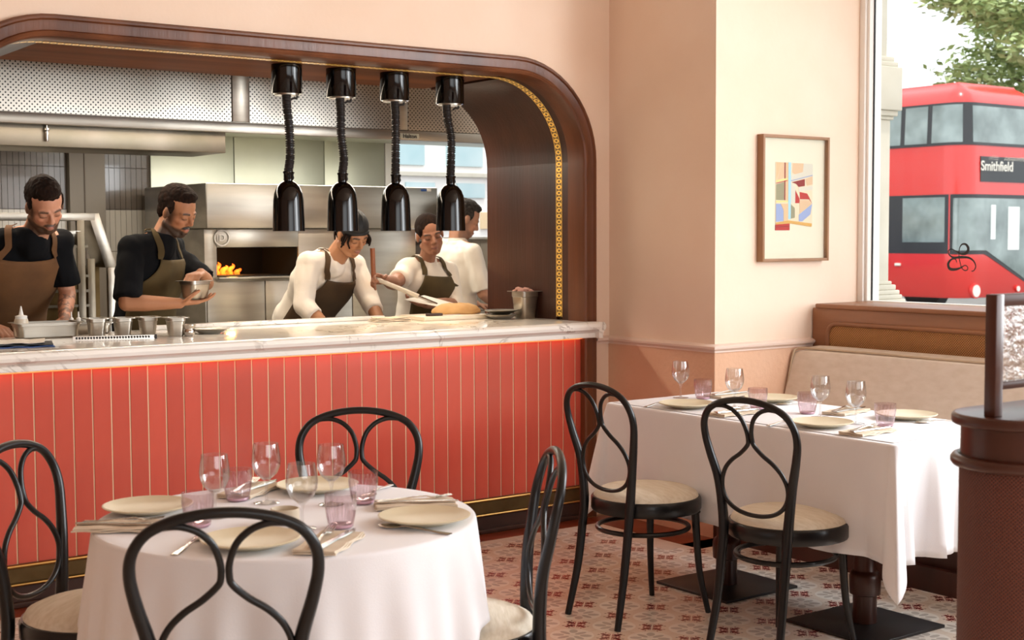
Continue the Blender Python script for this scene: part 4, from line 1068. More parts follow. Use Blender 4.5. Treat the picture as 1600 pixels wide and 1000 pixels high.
def hand(m, w, f, n, t, curl=(25, 30, 20), thumb=.5, s=1.0, spread=.0):
    """w wrist, f finger direction, n palm-facing direction, t direction of the thumb side"""
    w, f, n, t = V(w), V(f).normalized(), V(n), V(t); n = (n-f*n.dot(f)).normalized(); t = (t-f*t.dot(f)-n*t.dot(n)).normalized()
    Ls = [(.040, .024, .020), (.044, .028, .021), (.041, .026, .020), (.032, .020, .018)]; kn = (.083, .088, .084, .076)
    for i in range(4):
        o_ = (.030-.0205*i)*s; base = w+f*.02*s+t*o_*.7; k = w+f*kn[i]*s+t*o_-n*.002; m.cap(base, k, .0135*s, .0115*s)
        d = (f+t*spread*(1.5-i)*.3).normalized(); p = k; r = .0092*s
        for j in range(3):
            R = Matrix.Rotation(D(curl[j]*(1+.12*(i-1))), 3, d.cross(n).normalized()); d = (R @ d).normalized()
            q = p+d*Ls[i][j]*s; m.cap(p, q, r, r*.92, n=10); p = q; r *= .93
    m.ell(w+f*.045*s, (.045*s, .036*s, .014*s), R=Matrix((f, t, n)).transposed())
    p = w+f*.015*s+t*.020*s; d = (f*.55+t*.75+n*thumb).normalized(); r = .0125*s
    for L_, cu in ((.042, 0), (.032, 25), (.026, 20)):
        ax = d.cross(f+n*.6).normalized(); d = Matrix.Rotation(D(cu), 3, ax) @ d; q = p+d*L_*s; m.cap(p, q, r, r*.88, n=10); p = q; r *= .88
    return p
def torso(m, sR, sL, hip, neck, inf=0.0, fem=False, belly=0, hem=None):
    sR, sL, hip, neck = V(sR), V(sL), V(hip), V(neck); mid = (sR+sL)/2; left = (sL-sR).normalized(); upv = (mid-hip).normalized(); fwd = left.cross(upv).normalized()
    sw = (sL-sR).length/2
    sec = [(-.10, .165, .115), (.05, .165, .12), (.35, .148, .112+belly), (.65, sw*.98, .122), (.88, sw*.98, .108), (1.0, sw*.86, .085), (1.10, .075, .066)]
    if hem is not None: sec[0] = (hem, sec[0][1], sec[0][2])
    n = 28; rings = []
    for t, a, b in sec:
        c = hip.lerp(mid, t) if t <= 1 else mid.lerp(neck, (t-1)/.12*.7); a += inf; b += inf
        rings.append([c+left*a*math.copysign(abs(math.cos(q))**.85, math.cos(q))+fwd*b*math.sin(q) for q in [2*PI*k/n for k in range(n)]])
    for r in rings: m.v += r
    b0 = len(m.v)-len(rings)*n
    for i in range(len(rings)-1):
        for k in range(n): m.f.append([b0+i*n+k, b0+i*n+(k+1) % n, b0+(i+1)*n+(k+1) % n, b0+(i+1)*n+k]); m.m.append(0)
    m.f += [[b0+k for k in range(n-1, -1, -1)], [b0+(len(rings)-1)*n+k for k in range(n)]]; m.m += [0, 0]
    return left, fwd, upv, mid
def person(label, head_o, B, skin, neck, sR, sL, hip, arms, hands, shirt, sleeve, apron=None, hair=None, col=None, k=1.0, fem=False, feet=None, bib=None, strapc=None, jacket=False, arm_r=1.0):
    hipv = V(hip); root = empty('person', (hipv.x, hipv.y, 0), label=label, cat='person')
    head_o = V(head_o); neck = V(neck)
    m = MB(); head(m, head_o, B, fem, k)
    left, fwd, upv, mid = torso(m, sR, sL, hip, neck)
    nk = head_o+B @ V((-.022, 0, -.06)); m.cap(neck-V((0, 0, .06)), nk, .062 if not fem else .050, .057 if not fem else .046)
    m.cap(neck+(V(sR)-neck)*.15-V((0, 0, .02)), V(sR), .052, .050); m.cap(neck+(V(sL)-neck)*.15-V((0, 0, .02)), V(sL), .052, .050)
    for (sh, el, wr) in arms:
        m.cap(sh, el, .050*arm_r, .040*arm_r); m.cap(el, V(el).lerp(V(wr), .35), .040*arm_r, .041*arm_r); m.cap(V(el).lerp(V(wr), .35), wr, .041*arm_r, .026*arm_r)
    for h_ in hands: hand(m, **h_)
    yaw_f = V((fwd.x, fwd.y, 0)).normalized(); lf = V((left.x, left.y, 0)).normalized()
    for s in (1, -1):
        hj = hipv+lf*s*.09-V((0, 0, .05)); kn = V((hj.x, hj.y, .50))+yaw_f*.03+lf*s*.01; an = V((hj.x, hj.y, .09))+lf*s*.02-yaw_f*.02
        m.cap(hj, kn, .085, .056); m.cap(kn, an, .056, .036); m.cap(an-V((0, 0, .04)), an+yaw_f*.15-V((0, 0, .055)), .040, .032)
    body, _ = remeshed(m, 'body', 'skin', root, .0055, 2, color=col)
    # trousers
    t = MB()
    t.cap(hipv+V((0, 0, .0))-lf*.04, hipv+lf*.04, .125, .125)
    for s in (1, -1):
        hj = hipv+lf*s*.09-V((0, 0, .05)); kn = V((hj.x, hj.y, .50))+yaw_f*.03+lf*s*.01; an = V((hj.x, hj.y, .09))+lf*s*.02-yaw_f*.02
        t.cap(hj, kn, .105, .075); t.cap(kn, an, .075, .062, ends=(1, 0))
    remeshed(t, 'trousers', 'trousers', root, .014, 3)
    # shirt with clean sleeve ends
    s_ = MB(); torso(s_, sR, sL, hip, neck, .016, hem=-.12)
    s_.cap(neck+(V(sR)-neck)*.26-V((0, 0, .030)), V(sR), .058, .063); s_.cap(neck+(V(sL)-neck)*.26-V((0, 0, .030)), V(sL), .058, .063)
    s_.cap(neck-V((0, 0, .06)), neck+(nk-neck).normalized()*(.012 if not jacket else .0), .084, .074 if not fem else .062, ends=(1, 0))
    for (sh, el, wr), sl in zip(arms, sleeve):
        sh, el, wr = V(sh), V(el), V(wr)
        if sl <= 1: s_.cap(sh, sh.lerp(el, sl), .062, .064+.008*(shirt == 'shirt_black'), ends=(1, 0))
        else:
            s_.cap(sh, el, .064, .060); s_.cap(el, el.lerp(wr, sl-1), .060, .052, ends=(1, 0))
    def wr_(me):
        from mathutils import noise as NZ
        for v in me.vertices:
            p = v.co; d = NZ.noise(p*9)*.6+NZ.noise(V((p.x*22, p.y*22, p.z*11)))*.4
            v.co = p+v.normal*d*.016
    so, sb = remeshed(s_, 'chef_jacket' if jacket else 't_shirt', shirt, root, .009, 3, extra=wr_)
    if apron:
        tb_ = MB(); torso(tb_, sR, sL, hip, neck, .026, hem=-.12)
        tb_.cap(neck+(V(sR)-neck)*.26-V((0, 0, .030)), V(sR), .066, .066); tb_.cap(neck+(V(sL)-neck)*.26-V((0, 0, .030)), V(sL), .066, .066)
        sb2 = sb; sb = BVHTree.FromPolygons([v.copy() for v in tb_.v], [list(f_) for f_ in tb_.f])
        # bib and skirt wrapped over the front of the shirt
        tb, wt_, wb_ = bib; a = MB(); nu, nv = 22, 30; grid = []; cshift = strapc or 0
        for j in range(nv+1):
            q = j/nv; h_ = tb+(-1.15-tb)*q; c = mid.lerp(hipv, -(h_)) if False else None
            P0 = hipv.lerp(mid, 1+h_) if h_ > -1 else hipv+V((0, 0, (h_+1)*.45)); wid = wt_+(wb_-wt_)*sm(0, .55, q)
            row = []
            for i in range(nu+1):
                u = (i/nu-.5); ang = u*wid/.13; R = .5; d = (fwd*math.cos(ang)+left*math.sin(ang)); org = P0+d*R
                hit = sb.ray_cast(org, -d, .48); h2 = sb2.ray_cast(org, -d, .48)
                p = hit[0]+d*.004 if hit[0] else P0+d*.13
                if h2[0] and 0 < (h2[0]-p).dot(d)+.008 < .036: p = h2[0]+d*.008
                row.append(p)
            grid.append(row)
        # smooth the cloth a little
        for _ in range(3):
            g2 = [r[:] for r in grid]
            for j in range(1, nv):
                for i in range(1, nu): g2[j][i] = (grid[j][i]*2+grid[j-1][i]+grid[j+1][i]+grid[j][i-1]+grid[j][i+1])/6
            grid = g2
        for r in grid: a.v += [p+fwd*.003 for p in r]
        for j in range(nv):
            for i in range(nu): b0 = j*(nu+1)+i; a.f.append([b0, b0+1, b0+nu+2, b0+nu+1]); a.m.append(0)
        ao = a.build('apron', apron, root, world=True, ang=70, recalc=False); md = ao.modifiers.new('t', 'SOLIDIFY'); md.thickness = .004; md.offset = 1
        for side in (0, nu):
            st = grid[0][side]; en = neck+lf*(.058 if side else -.058)*1-yaw_f*.035+V((0, 0, .012)); rows = []; up_s = mid.lerp(neck, .6)+lf*(.075 if side else -.075)+V((0, 0, .04))
            path = cr([st, st.lerp(up_s, .5)+fwd*.03, up_s, en], 6)
            sa = MB()
            for i, p in enumerate(path):
                d = (path[min(i+1, len(path)-1)]-path[max(i-1, 0)]).normalized(); nr = sb2.find_nearest(p); q0 = p; nn_ = nr[1] if nr[0] else fwd
                if nr[0]: q0 = nr[0]+nr[1]*.010
                w_ = d.cross(nn_).normalized()*.0155; rows.append((q0-w_, q0+w_, q0+w_+nn_*.004, q0-w_+nn_*.004))
            for r in rows: sa.v += list(r)
            for i in range(len(rows)-1):
                for q in range(4): sa.f.append([i*4+q, i*4+(q+1) % 4, (i+1)*4+(q+1) % 4, (i+1)*4+q]); sa.m.append(0)
            o = sa.build('apron_strap', apron, root, world=True, ang=60)
    if jacket:
        cpts = [neck+V((0, 0, .000))+lf*.060*math.cos(q)+yaw_f*(.056*math.sin(q)+.006)-V((0, 0, .030*max(0, math.sin(q)))) for q in [PI*.5+.35+(2*PI-.7)*i/24 for i in range(25)]]
        c = MB()
        for p in cpts: o_ = (p-neck); o_.z = 0; o_ = o_.normalized(); c.v += [p-V((0, 0, .012))+o_*.012, p+V((0, 0, .026))+o_*.004, p+V((0, 0, .026))+o_*.000, p-V((0, 0, .012))+o_*.007]
        for i in range(24):
            for q in range(4): c.f.append([i*4+q, i*4+(q+1) % 4, (i+1)*4+(q+1) % 4, (i+1)*4+q]); c.m.append(0)
        c.build('collar', shirt, root, world=True, ang=60)
    if hair: hair(root, head_o, B, k, body)
    return root, sb
def hair_short(mm='hair', top=.0, extra=()):
    def f(root, o, B, k, body):
        m = MB()
        def E(c, r): m.ell(o+B @ (V(c)*k), tuple(x*k for x in r), R=B, n=24)
        E((-.034, 0, .046), (.086, .0815, .086)); E((-.012, 0, .078), (.082, .069, .058+top)); E((.026, 0, .100), (.050, .053, .026+top)); E((-.062, 0, -.01), (.046, .062, .062))
        for s in (1, -1): E((.006, s*.070, .030), (.022, .011, .034))
        for c, r in extra: E(c, r)
        def rough(me):
            from mathutils import noise as NZ
            for v in me.vertices: v.co += v.normal*(NZ.noise(v.co*70)*.0035+NZ.noise(v.co*160)*.0015)
        remeshed(m, 'hair', mm, root, .0042, 1, extra=rough)
    return f
# 1: bearded chef, black T-shirt, brown apron, leaning at the left
B1 = headbasis(-86, 36, 10); o1 = V((1.990, 6.30, 1.598))
def tattoo(co, c):
    from mathutils import noise as NZ
    if co.x > 2.03 and co.z < 1.19 and co.y < 6.6:
        n_ = NZ.noise(co*38)+.6*NZ.noise(co*90)
        if n_ > .12: c = c.lerp(V((.10, .07, .06)), .65)
    return c
person('bearded man in black T-shirt and brown apron leaning over the pass, leftmost person', o1, B1, 'C98F72', (1.965, 6.42, 1.490), (1.745, 6.47, 1.425), (2.125, 6.50, 1.430), (1.93, 6.78, 1.00),
       [((1.745, 6.47, 1.405), (1.61, 6.50, 1.18), (1.74, 6.34, 1.07)), ((2.115, 6.50, 1.41), (2.155, 6.52, 1.19), (2.075, 6.33, 1.075))],
       [dict(w=(1.74, 6.34, 1.07), f=(.5, -.75, -.3), n=(0, 0, -1), t=(.8, .3, 0), curl=(20, 25, 20)), dict(w=(2.075, 6.33, 1.075), f=(-.55, -.75, -.25), n=(0, 0, -1), t=(-.8, .5, 0), curl=(25, 30, 20))],
       'shirt_black', (.8, .80), apron='apron', bib=(-.03, .25, .40), hair=hair_short('hair', .006), col=facecol('C98F72', o1, B1, beard=1.0, must=.9, extra=tattoo, hairc=(.035, .018, .010)), arm_r=.98)
# 2: moustached chef, black T-shirt, olive apron, holding a steel pan
B2 = headbasis(-62, 26, 4); o2 = V((2.705, 6.50, 1.580))
person('man with moustache in black T-shirt and olive apron, holding a steel pan', o2, B2, 'B07A58', (2.625, 6.56, 1.465), (2.460, 6.49, 1.400), (2.800, 6.79, 1.400), (2.62, 6.78, 1.00),
       [((2.460, 6.49, 1.375), (2.405, 6.42, 1.140), (2.635, 6.33, 1.135)), ((2.800, 6.78, 1.36), (2.900, 6.62, 1.22), (2.790, 6.43, 1.275))],
       [dict(w=(2.635, 6.33, 1.135), f=(.9, -.15, .05), n=(0, .1, 1), t=(.15, -.6, .55), curl=(12, 16, 12), thumb=.5, spread=.4), dict(w=(2.790, 6.43, 1.275), f=(-.62, -.5, -.12), n=(0, 0, -1), t=(-.6, .6, .0), curl=(35, 40, 30), thumb=.4)],
       'shirt_black', (.92, .95), apron='apron_green', bib=(-.06, .22, .42), hair=hair_short('hair', .004), col=facecol('B07A58', o2, B2, beard=1.0, must=1.0, hairc=(.015, .010, .008)))
t = empty('food_pan', (2.715, 6.33, 1.158), D(20), label='steel food pan held in the left-hand cook pair, by the moustached man', cat='pan')
t['label'] = 'steel food pan held up in both hands by the man with the moustache'
g = gnpan('pan_body', .125, .105, .085, lip=.014, taper=.84); g.parent = t
# 3: young chef in black bandana, white jacket, dark apron, leaning on his hands
B3 = headbasis(-80, 34, 6); o3 = V((3.715, 6.55, 1.468))
def hair3(root, o, B, k, body):
    m = MB(); 
    def E(c, r): m.ell(o+B @ (V(c)*k), tuple(x*k for x in r), R=B, n=24)
    E((-.018, 0, .046), (.100, .084, .088)); E((-.03, 0, .03), (.088, .080, .080))
    remeshed(m, 'bandana', 'bandana', root, .005, 2)
    b = MB(); P = [o+B @ V((-.018+.101*math.cos(a), .085*math.sin(a), .030+.022*math.cos(a))) for a in [2*PI*i/36 for i in range(36)]]; b.tube(P, .0085, 8, closed=True, flat=.5); b.tube([o+B @ V((x, .004, z)) for x, z in ((.07, .085), (.03, .128), (-.03, .136), (-.09, .10))], .004, 8)
    b.build('bandana_band', 'bandana', root, world=True)
    d = MB(); rnd = random.Random(4)
    for s in (1, -1):
        for i in range(9):
            x = .055-.014*i; y = s*(.062+.010*math.sin(i)); L_ = .055+.02*rnd.random(); p0 = o+B @ V((x, y*.97, .022)); pts = [p0, p0+V((rnd.gauss(0, .004), rnd.gauss(0, .004), -.5*L_))+B @ V((.0, s*.012, 0)), p0+V((rnd.gauss(0, .008), rnd.gauss(0, .008), -L_))+B @ V((0, s*.010, 0))]
            P = cr(pts, 4); d.tube(P, [.0075-.0004*j for j in range(len(P))], 7)
    d.build('locks', 'hair', root, world=True)
person('young man in black bandana, white jacket and brown apron, leaning on his hands', o3, B3, 'B5805C', (3.665, 6.70, 1.360), (3.520, 6.69, 1.315), (3.900, 6.84, 1.295), (3.66, 7.06, .97),
       [((3.520, 6.69, 1.29), (3.475, 6.66, 1.09), (3.545, 6.50, .955)), ((3.900, 6.83, 1.27), (3.930, 6.74, 1.09), (3.885, 6.52, .955))],
       [dict(w=(3.545, 6.50, .955), f=(.2, -.75, -.45), n=(0, 0, -1), t=(.8, .2, 0), curl=(15, 20, 15), s=.9), dict(w=(3.885, 6.52, .955), f=(.0, -.8, -.45), n=(0, 0, -1), t=(-.8, 0, 0), curl=(15, 20, 15), s=.9)],
       'shirt_white', (1.45, 1.40), apron='apron_dark', bib=(-.06, .22, .38), hair=hair3, col=facecol('B5805C', o3, B3, must=.35, beard=.0, hairc=(.012, .008, .006)), jacket=True)
# 4: woman chef with the peel
B4 = headbasis(-108, 14, 12); o4 = V((4.375, 6.80, 1.462))
def hair4(root, o, B, k, body):
    m = MB()
    def E(c, r): m.ell(o+B @ (V(c)*k), tuple(x*k for x in r), R=B, n=24)
    E((-.020, 0, .042), (.096, .0815, .088)); E((-.055, 0, .01), (.05, .066, .07)); E((-.115, 0, .05), (.035, .038, .035))
    for s in (1, -1): E((.020, s*.064, .045), (.035, .013, .032))
    remeshed(m, 'hair', 'hair', root, .0045, 2)
person('woman with tied-back dark hair, white jacket and olive apron, holding the peel', o4, B4, 'A06F55', (4.405, 6.90, 1.320), (4.255, 6.87, 1.262), (4.580, 6.92, 1.245), (4.43, 6.98, .93),
       [((4.255, 6.87, 1.240), (4.105, 6.76, 1.185), (3.900, 6.52, 1.215)), ((4.580, 6.92, 1.225), (4.560, 6.82, 1.045), (4.16, 6.52, 1.075))],
       [dict(w=(3.900, 6.52, 1.215), f=(-.85, -.15, .1), n=(.1, -.7, -.6), t=(-.1, -.3, .9), curl=(45, 55, 35), thumb=.6, s=.95), dict(w=(4.16, 6.52, 1.075), f=(-.9, -.2, .12), n=(.1, -.3, 1), t=(.1, -.5, .7), curl=(12, 18, 14), spread=.5, s=.95)],
       'shirt_white', (.62, 1.12), apron='apron_green', bib=(-.02, .21, .31), hair=hair4, col=facecol('A06F55', o4, B4, lips=(.30, .12, .10), hairc=(.012, .008, .006)), jacket=True, fem=True, k=.97)
# 5: grey haired chef seen from behind
B5 = headbasis(-18, 26, 0); o5 = V((5.045, 7.42, 1.560))
person('man with short grey hair in a white chef jacket, turned away by the kitchen window', o5, B5, 'C08A6C', (4.985, 7.42, 1.415), (4.985, 7.24, 1.350), (4.93, 7.60, 1.370), (4.96, 7.43, .93),
       [((4.985, 7.24, 1.335), (5.03, 7.20, 1.09), (5.20, 7.26, 1.00)), ((4.93, 7.60, 1.35), (5.03, 7.62, 1.10), (5.22, 7.55, 1.00))],
       [dict(w=(5.20, 7.26, 1.00), f=(.9, 0, -.2), n=(0, 0, -1), t=(0, 1, 0)), dict(w=(5.22, 7.55, 1.00), f=(.9, 0, -.2), n=(0, 0, -1), t=(0, -1, 0))],
       'shirt_white', (.95, .95), hair=hair_short('hair_grey'), col=facecol('C08A6C', o5, B5, beard=.5, hairc=(.05, .04, .035)), jacket=True)

# ================================================================== FRAMED PRINT
pf = empty('framed_print', (5.16, YP-.02, 1.63), label='thin oak frame with a small abstract print in a wide cream mount', cat='picture')
x0, x1, z0, z1, yf = 4.922, 5.398, 1.322, 1.938, YP-.042
f = MB(); f.bb(x0, x0+.014, yf, YP-.001, z0, z1); f.bb(x1-.014, x1, yf, YP-.001, z0, z1); f.bb(x0+.014, x1-.014, yf, YP-.001, z0, z0+.014); f.bb(x0+.014, x1-.014, yf, YP-.001, z1-.014, z1)
f.build('frame', 'frame_oak', pf, world=True, bevel=.0012)
MT['mount'] = mat('cream_mount_board', 'E9DFC8', .8)
MB().bb(x0+.013, x1-.013, YP-.020, YP-.012, z0+.013, z1-.013).build('mount_board', 'mount', pf, world=True)
MB().bb(x0+.013, x1-.013, yf+.006, yf+.0075, z0+.013, z1-.013).build('glazing', 'window_glass', pf, world=True)
cols = {'peach': 'E3B98F', 'tan': 'DDB893', 'grey': 'D9D0BF', 'olive': '9A9273', 'sky': 'A9D3E0', 'red': 'B8322B', 'dred': '8E2B26', 'yellow': 'E3D58A', 'blue': '9AA6CE', 'gold': 'D9A558', 'beige': 'E6D3B4', 'lblue': '8E9DC4'}
art = [('beige', [(216, 260), (432, 266), (432, 660), (216, 665)]), ('peach', [(219, 262), (252, 262), (222, 380), (219, 380)]), ('tan', [(252, 262), (268, 262), (268, 362), (225, 380)]), ('dred', [(266, 262), (273, 262), (273, 508), (266, 508)]),
       ('peach', [(273, 262), (290, 262), (290, 510), (273, 510)]), ('tan', [(314, 264), (378, 264), (374, 322), (330, 340), (312, 325)]), ('grey', [(378, 264), (432, 266), (432, 335), (374, 322)]), ('yellow', [(219, 380), (285, 362), (285, 374), (219, 394)]),
       ('red', [(219, 396), (285, 376), (285, 381), (219, 402)]), ('olive', [(219, 406), (266, 388), (266, 508), (219, 508)]), ('lblue', [(305, 378), (432, 337), (432, 343), (305, 384)]), ('grey', [(305, 345), (432, 300), (432, 335), (305, 376)]),
       ('dred', [(308, 390), (386, 366), (386, 412), (350, 420), (335, 400)]), ('tan', [(390, 366), (432, 345), (432, 400), (398, 410)]), ('grey', [(302, 395), (330, 415), (330, 525), (302, 525)]), ('grey', [(350, 425), (432, 408), (432, 436), (350, 450)]),
       ('red', [(330, 440), (356, 498), (354, 526), (330, 526)]), ('red', [(356, 452), (400, 462), (414, 490), (428, 525), (412, 500), (358, 500)]), ('tan', [(356, 505), (412, 505), (425, 530), (356, 595)]),
       ('yellow', [(219, 513), (288, 510), (288, 520), (219, 524)]), ('blue', [(219, 532), (245, 532), (262, 575), (262, 645), (219, 650)]), ('peach', [(246, 532), (290, 530), (290, 640), (264, 645), (264, 575)]), ('olive', [(303, 532), (328, 560), (328, 622), (303, 630)]),
       ('blue', [(352, 602), (430, 530), (420, 600), (372, 646), (352, 645)]), ('sky', [(289, 260), (304, 260), (304, 632), (289, 632)]), ('gold', [(219, 655), (290, 640), (430, 660), (428, 682), (300, 660), (219, 668)]), ('red', [(216, 668), (298, 660), (298, 705), (216, 705)]), ('dred', [(216, 680), (298, 676), (298, 682), (216, 686)])]
pr = MB().bb(x0+.014+.205*.448, x0+.014+.80*.448, YP-.0215, YP-.020, z1-.014-.765*.588, z1-.014-.197*.588)
names = list(cols); pm = [mat('print_'+k, v, .8) for k, v in cols.items()]
m = MB()
for i, (cn, pts) in enumerate(art):
    q = [(x0+.014+(a-140)/365*.448, z1-.014-(b-105)/785*.588) for a, b in pts]
    m.prism(q, 'y', YP-.0216-.00006*(i+1), YP-.0205, names.index(cn))
m.build('abstract_print', pm, pf, world=True, smooth=False)

# ================================================================== BANQUETTE under the window
bq = empty('banquette', (5.0, 3.2, 0), label='upholstered bench with an oak and cane back under the shop window', cat='bench')
XP = 5.32; ye = 1.2
MB().bb(XP, XW-.04, ye, YP-.008, 0, 1.085).build('back_board', 'oak_mid', bq, world=True, bevel=.002)
MB().bb(XP-.014, XW-.02, ye, YP-.0345, 1.085, 1.108).build('top_cap', 'oak_mid', bq, world=True, bevel=.006)
def rr_(y_left, zt, zb, r, dlt=0):
    yl = y_left-dlt; pts = [(yl, zb)]
    for k in range(9): a = PI/2*k/8; pts.append((yl-r+r*math.cos(a), zt-dlt-r+r*math.sin(a)))
    return pts
pts = [(y, z) for y, z in rr_(4.602, 1.002, .70, .052)]; pts.append((ye, 1.002)); pts.append((ye, .70))
MB().prism(pts, 'x', XP-.006, XP-.0005).build('cane_panel', 'cane', bq, world=True, smooth=False)
P = [V((XP-.006, y, z)) for y, z in rr_(4.612, 1.012, .70, .06)]+[V((XP-.006, ye, 1.012))]
MB().tube(P, .0125, 10).build('panel_moulding', 'oak_mid', bq, world=True)
# back cushion: slightly reclined and pillowy
def cushion(name, pts, y0, y1, par, m='upholstery', n=40):
    b = MB(); L = len(pts); cx = sum(p[0] for p in pts)/L; cz = sum(p[1] for p in pts)/L
    for i in range(n+1):
        t = i/n; y = y0+(y1-y0)*t; e = min(1, (1-(2*t-1)**30)) ; e = .90+.10*max(0, e)**.5
        for x, z in pts: b.v.append(V((cx+(x-cx)*e, y, cz+(z-cz)*e)))
    for i in range(n):
        for k in range(L): b.f.append([i*L+k, i*L+(k+1) % L, (i+1)*L+(k+1) % L, (i+1)*L+k])
    b.f += [list(range(L-1, -1, -1)), [n*L+k for k in range(L)]]; b.m = [0]*len(b.f)
    return b.build(name, m, par, world=True, ang=60)
bc = cr([(5.175, .885), (5.215, .893), (5.255, .888), (5.262, .87), (5.262, .45), (5.10, .45), (5.075, .50), (5.10, .66), (5.14, .80), (5.165, .872)], 3, closed=True)
cushion('back_cushion', [(p.x, p.y) for p in [V((a.x, a.y, 0)) for a in [V((q[0], q[1], 0)) for q in bc]]] if False else [(q[0], q[1]) for q in bc], YP-.02, ye, bq)
P = [V((5.182, YP-.025, .50)), V((5.148, YP-.022, .70)), V((5.168, YP-.022, .86)), V((5.182, YP-.032, .888)), V((5.185, YP-.07, .893))]+[V((5.185, y, .893+.002*math.sin(y*7))) for y in [4.5-.25*k for k in range(14)]]
MB().tube(cr([V((5.09, YP-.024, .55)), V((5.132, YP-.024, .75)), V((5.160, YP-.026, .865)), V((5.178, YP-.035, .888)), V((5.182, YP-.08, .8935))]+[V((5.183, 4.5-.3*k, .8935+.0015*math.sin(k*2))) for k in range(11)], 4), .0055, 8).build('piping', 'piping', bq, world=True)
sc = cr([(4.66, .475), (4.70, .492), (4.9, .497), (5.10, .49), (5.10, .40), (4.68, .40), (4.652, .44)], 3, closed=True)
cushion('seat_cushion', [(q[0], q[1]) for q in sc], YP-.03, ye, bq)
MB().bb(4.66, 5.31, ye, YP-.01, .06, .40).build('bench_box', 'walnut', bq, world=True, bevel=.003)
MB().bb(4.63, 4.66, ye, YP-.01, 0, .10).build('bench_plinth', 'walnut', bq, world=True)

# ================================================================== monogram on the pane
S = [(585, 650, 4), (575, 625, 4), (545, 625, 7), (518, 660, 11), (530, 700, 12), (575, 705, 10), (620, 690, 6), (650, 672, 4), (672, 685, 4), (668, 708, 4), (645, 710, 4), (625, 690, 4), (612, 650, 4), (603, 600, 4), (606, 540, 4), (625, 508, 6), (655, 508, 9), (675, 540, 12), (660, 575, 12), (620, 582, 9), (575, 560, 5), (540, 545, 4), (518, 560, 4), (525, 590, 5), (560, 612, 8), (620, 608, 10), (680, 612, 8), (720, 640, 6), (735, 680, 5), (720, 712, 4), (703, 716, 4)]
P = cr([(x, y, r) for x, y, r in S], 6)
pts = [V((XW+.0105, 4.198-.0036*((1380+p.x*.2)-1484), 1.33-.00308*((280+p.y*.2)-405))) for p in P]
m = MB(); m.tube(pts, [max(.6, p.z*.2)*.0031 for p in P], 8)
for v in m.v: v.x = XW+.0105+(v.x-XW-.0105)*.06
o = m.build('monogram_decal', 'bus_black', origin=(XW+.0105, 4.12, 1.33)); tag(o, 'black curly script letter monogram stuck on the shop window pane', 'sign')

# ================================================================== PARTITION in the right foreground
pt = empty('partition', (2.68, 1.78, 0), label='dark wooden partition with a rounded cane end at the right edge of the frame', cat='partition')
cx, cy = 2.685, 1.78
def dshape(r, x1, n=28):
    return [(cx+r*math.cos(a), cy+r*math.sin(a)) for a in [PI/2+PI*k/n for k in range(n+1)]]+[(x1, cy-r), (x1, cy+r)]
MB().prism(dshape(.146, 4.0), 'z', 1.034, 1.060).build('cap', 'walnut', pt, world=True, bevel=.009, seg=3)
MB().prism(dshape(.126, 3.98), 'z', .955, 1.034).build('frieze', 'walnut', pt, world=True, ang=30)
pl = [V((x, y, .955)) for x, y in dshape(.134, 3.98)]
MB().tube(pl, .014, 10, closed=True).build('rail_moulding', 'walnut', pt, world=True)
o = MB().prism(dshape(.128, 3.98), 'z', .12, .955).build('cane_body', 'cane_dark', pt, world=True, ang=30, recalc=False)
uvl = o.data.uv_layers.new(name='UVMap'); ww = wloc(pt)
for p in o.data.polygons:
    for li in p.loop_indices:
        q = o.data.vertices[o.data.loops[li].vertex_index].co+ww
        uu = .128*math.atan2(q.y-cy, -(q.x-cx)) if q.x < cx+.001 else math.copysign(.128*PI/2+(q.x-cx), q.y-cy)
        uvl.data[li].uv = (uu, q.z)
MB().prism(dshape(.136, 3.98), 'z', 0, .12).build('base', 'walnut', pt, world=True, ang=30)
for a in (D(238), ):
    px, py = cx+.128*math.cos(a), cy+.128*math.sin(a); MB().box((px, py, .54), (.03, .012, .82), rz=a+PI/2).build('stile', 'walnut', pt, world=True, bevel=.002)
gs = empty('glazed_screen', (2.60, 1.78, 1.06), label='dark framed screen of textured glass standing on the partition cap', cat='screen')
MB().bb(2.570, 2.598, 1.766, 1.794, 1.06, 1.324).build('post', 'walnut', gs, world=True, bevel=.002)
MB().bb(2.598, 3.6, 1.768, 1.792, 1.298, 1.324).build('top_rail', 'walnut', gs, world=True, bevel=.002)
MB().bb(2.598, 3.6, 1.768, 1.792, 1.118, 1.134).build('bottom_rail', 'walnut', gs, world=True, bevel=.002)
MB().bb(2.598, 3.6, 1.777, 1.783, 1.134, 1.298).build('glass_panel', 'rain', gs, world=True)

# ================================================================== OUTSIDE
struct(MB().bb(XW+.25, 80, -40, 80, -.2, -.12).build('street', 'asphalt', smooth=False))
sp = empty('stone_pier', (6.14, 5.3, -.12), label='pale stone pilaster just outside the shop window', cat='pillar')
yp_ = 5.03
MB().bb(5.98, 6.30, yp_, 5.6, -.12, 2.09).build('shaft', 'stone', sp, world=True, bevel=.004)
for a, b, e in ((1.09, 1.115, .055), (1.115, 1.14, .045), (1.14, 1.17, .03), (1.17, 1.19, .014)): MB().bb(5.98-e*.1, 6.30+e, yp_-e, 5.6, a, b).build('base_moulding', 'stone', sp, world=True, bevel=.006)
MB().bb(5.97, 6.37, yp_-.065, 5.6, -.12, 1.09).build('base', 'stone', sp, world=True, bevel=.004)
for a, b, e in ((2.09, 2.11, .014), (2.11, 2.14, .03), (2.14, 2.38, .046), (2.38, 2.41, .03), (2.41, 2.44, .014)): MB().bb(5.98-e*.1, 6.30+e, yp_-e, 5.6, a, b).build('capital', 'stone', sp, world=True, bevel=.006)
MB().bb(5.98, 6.285, yp_+.015, 5.6, 2.44, 3.4).build('upper_shaft', 'stone', sp, world=True, bevel=.004)

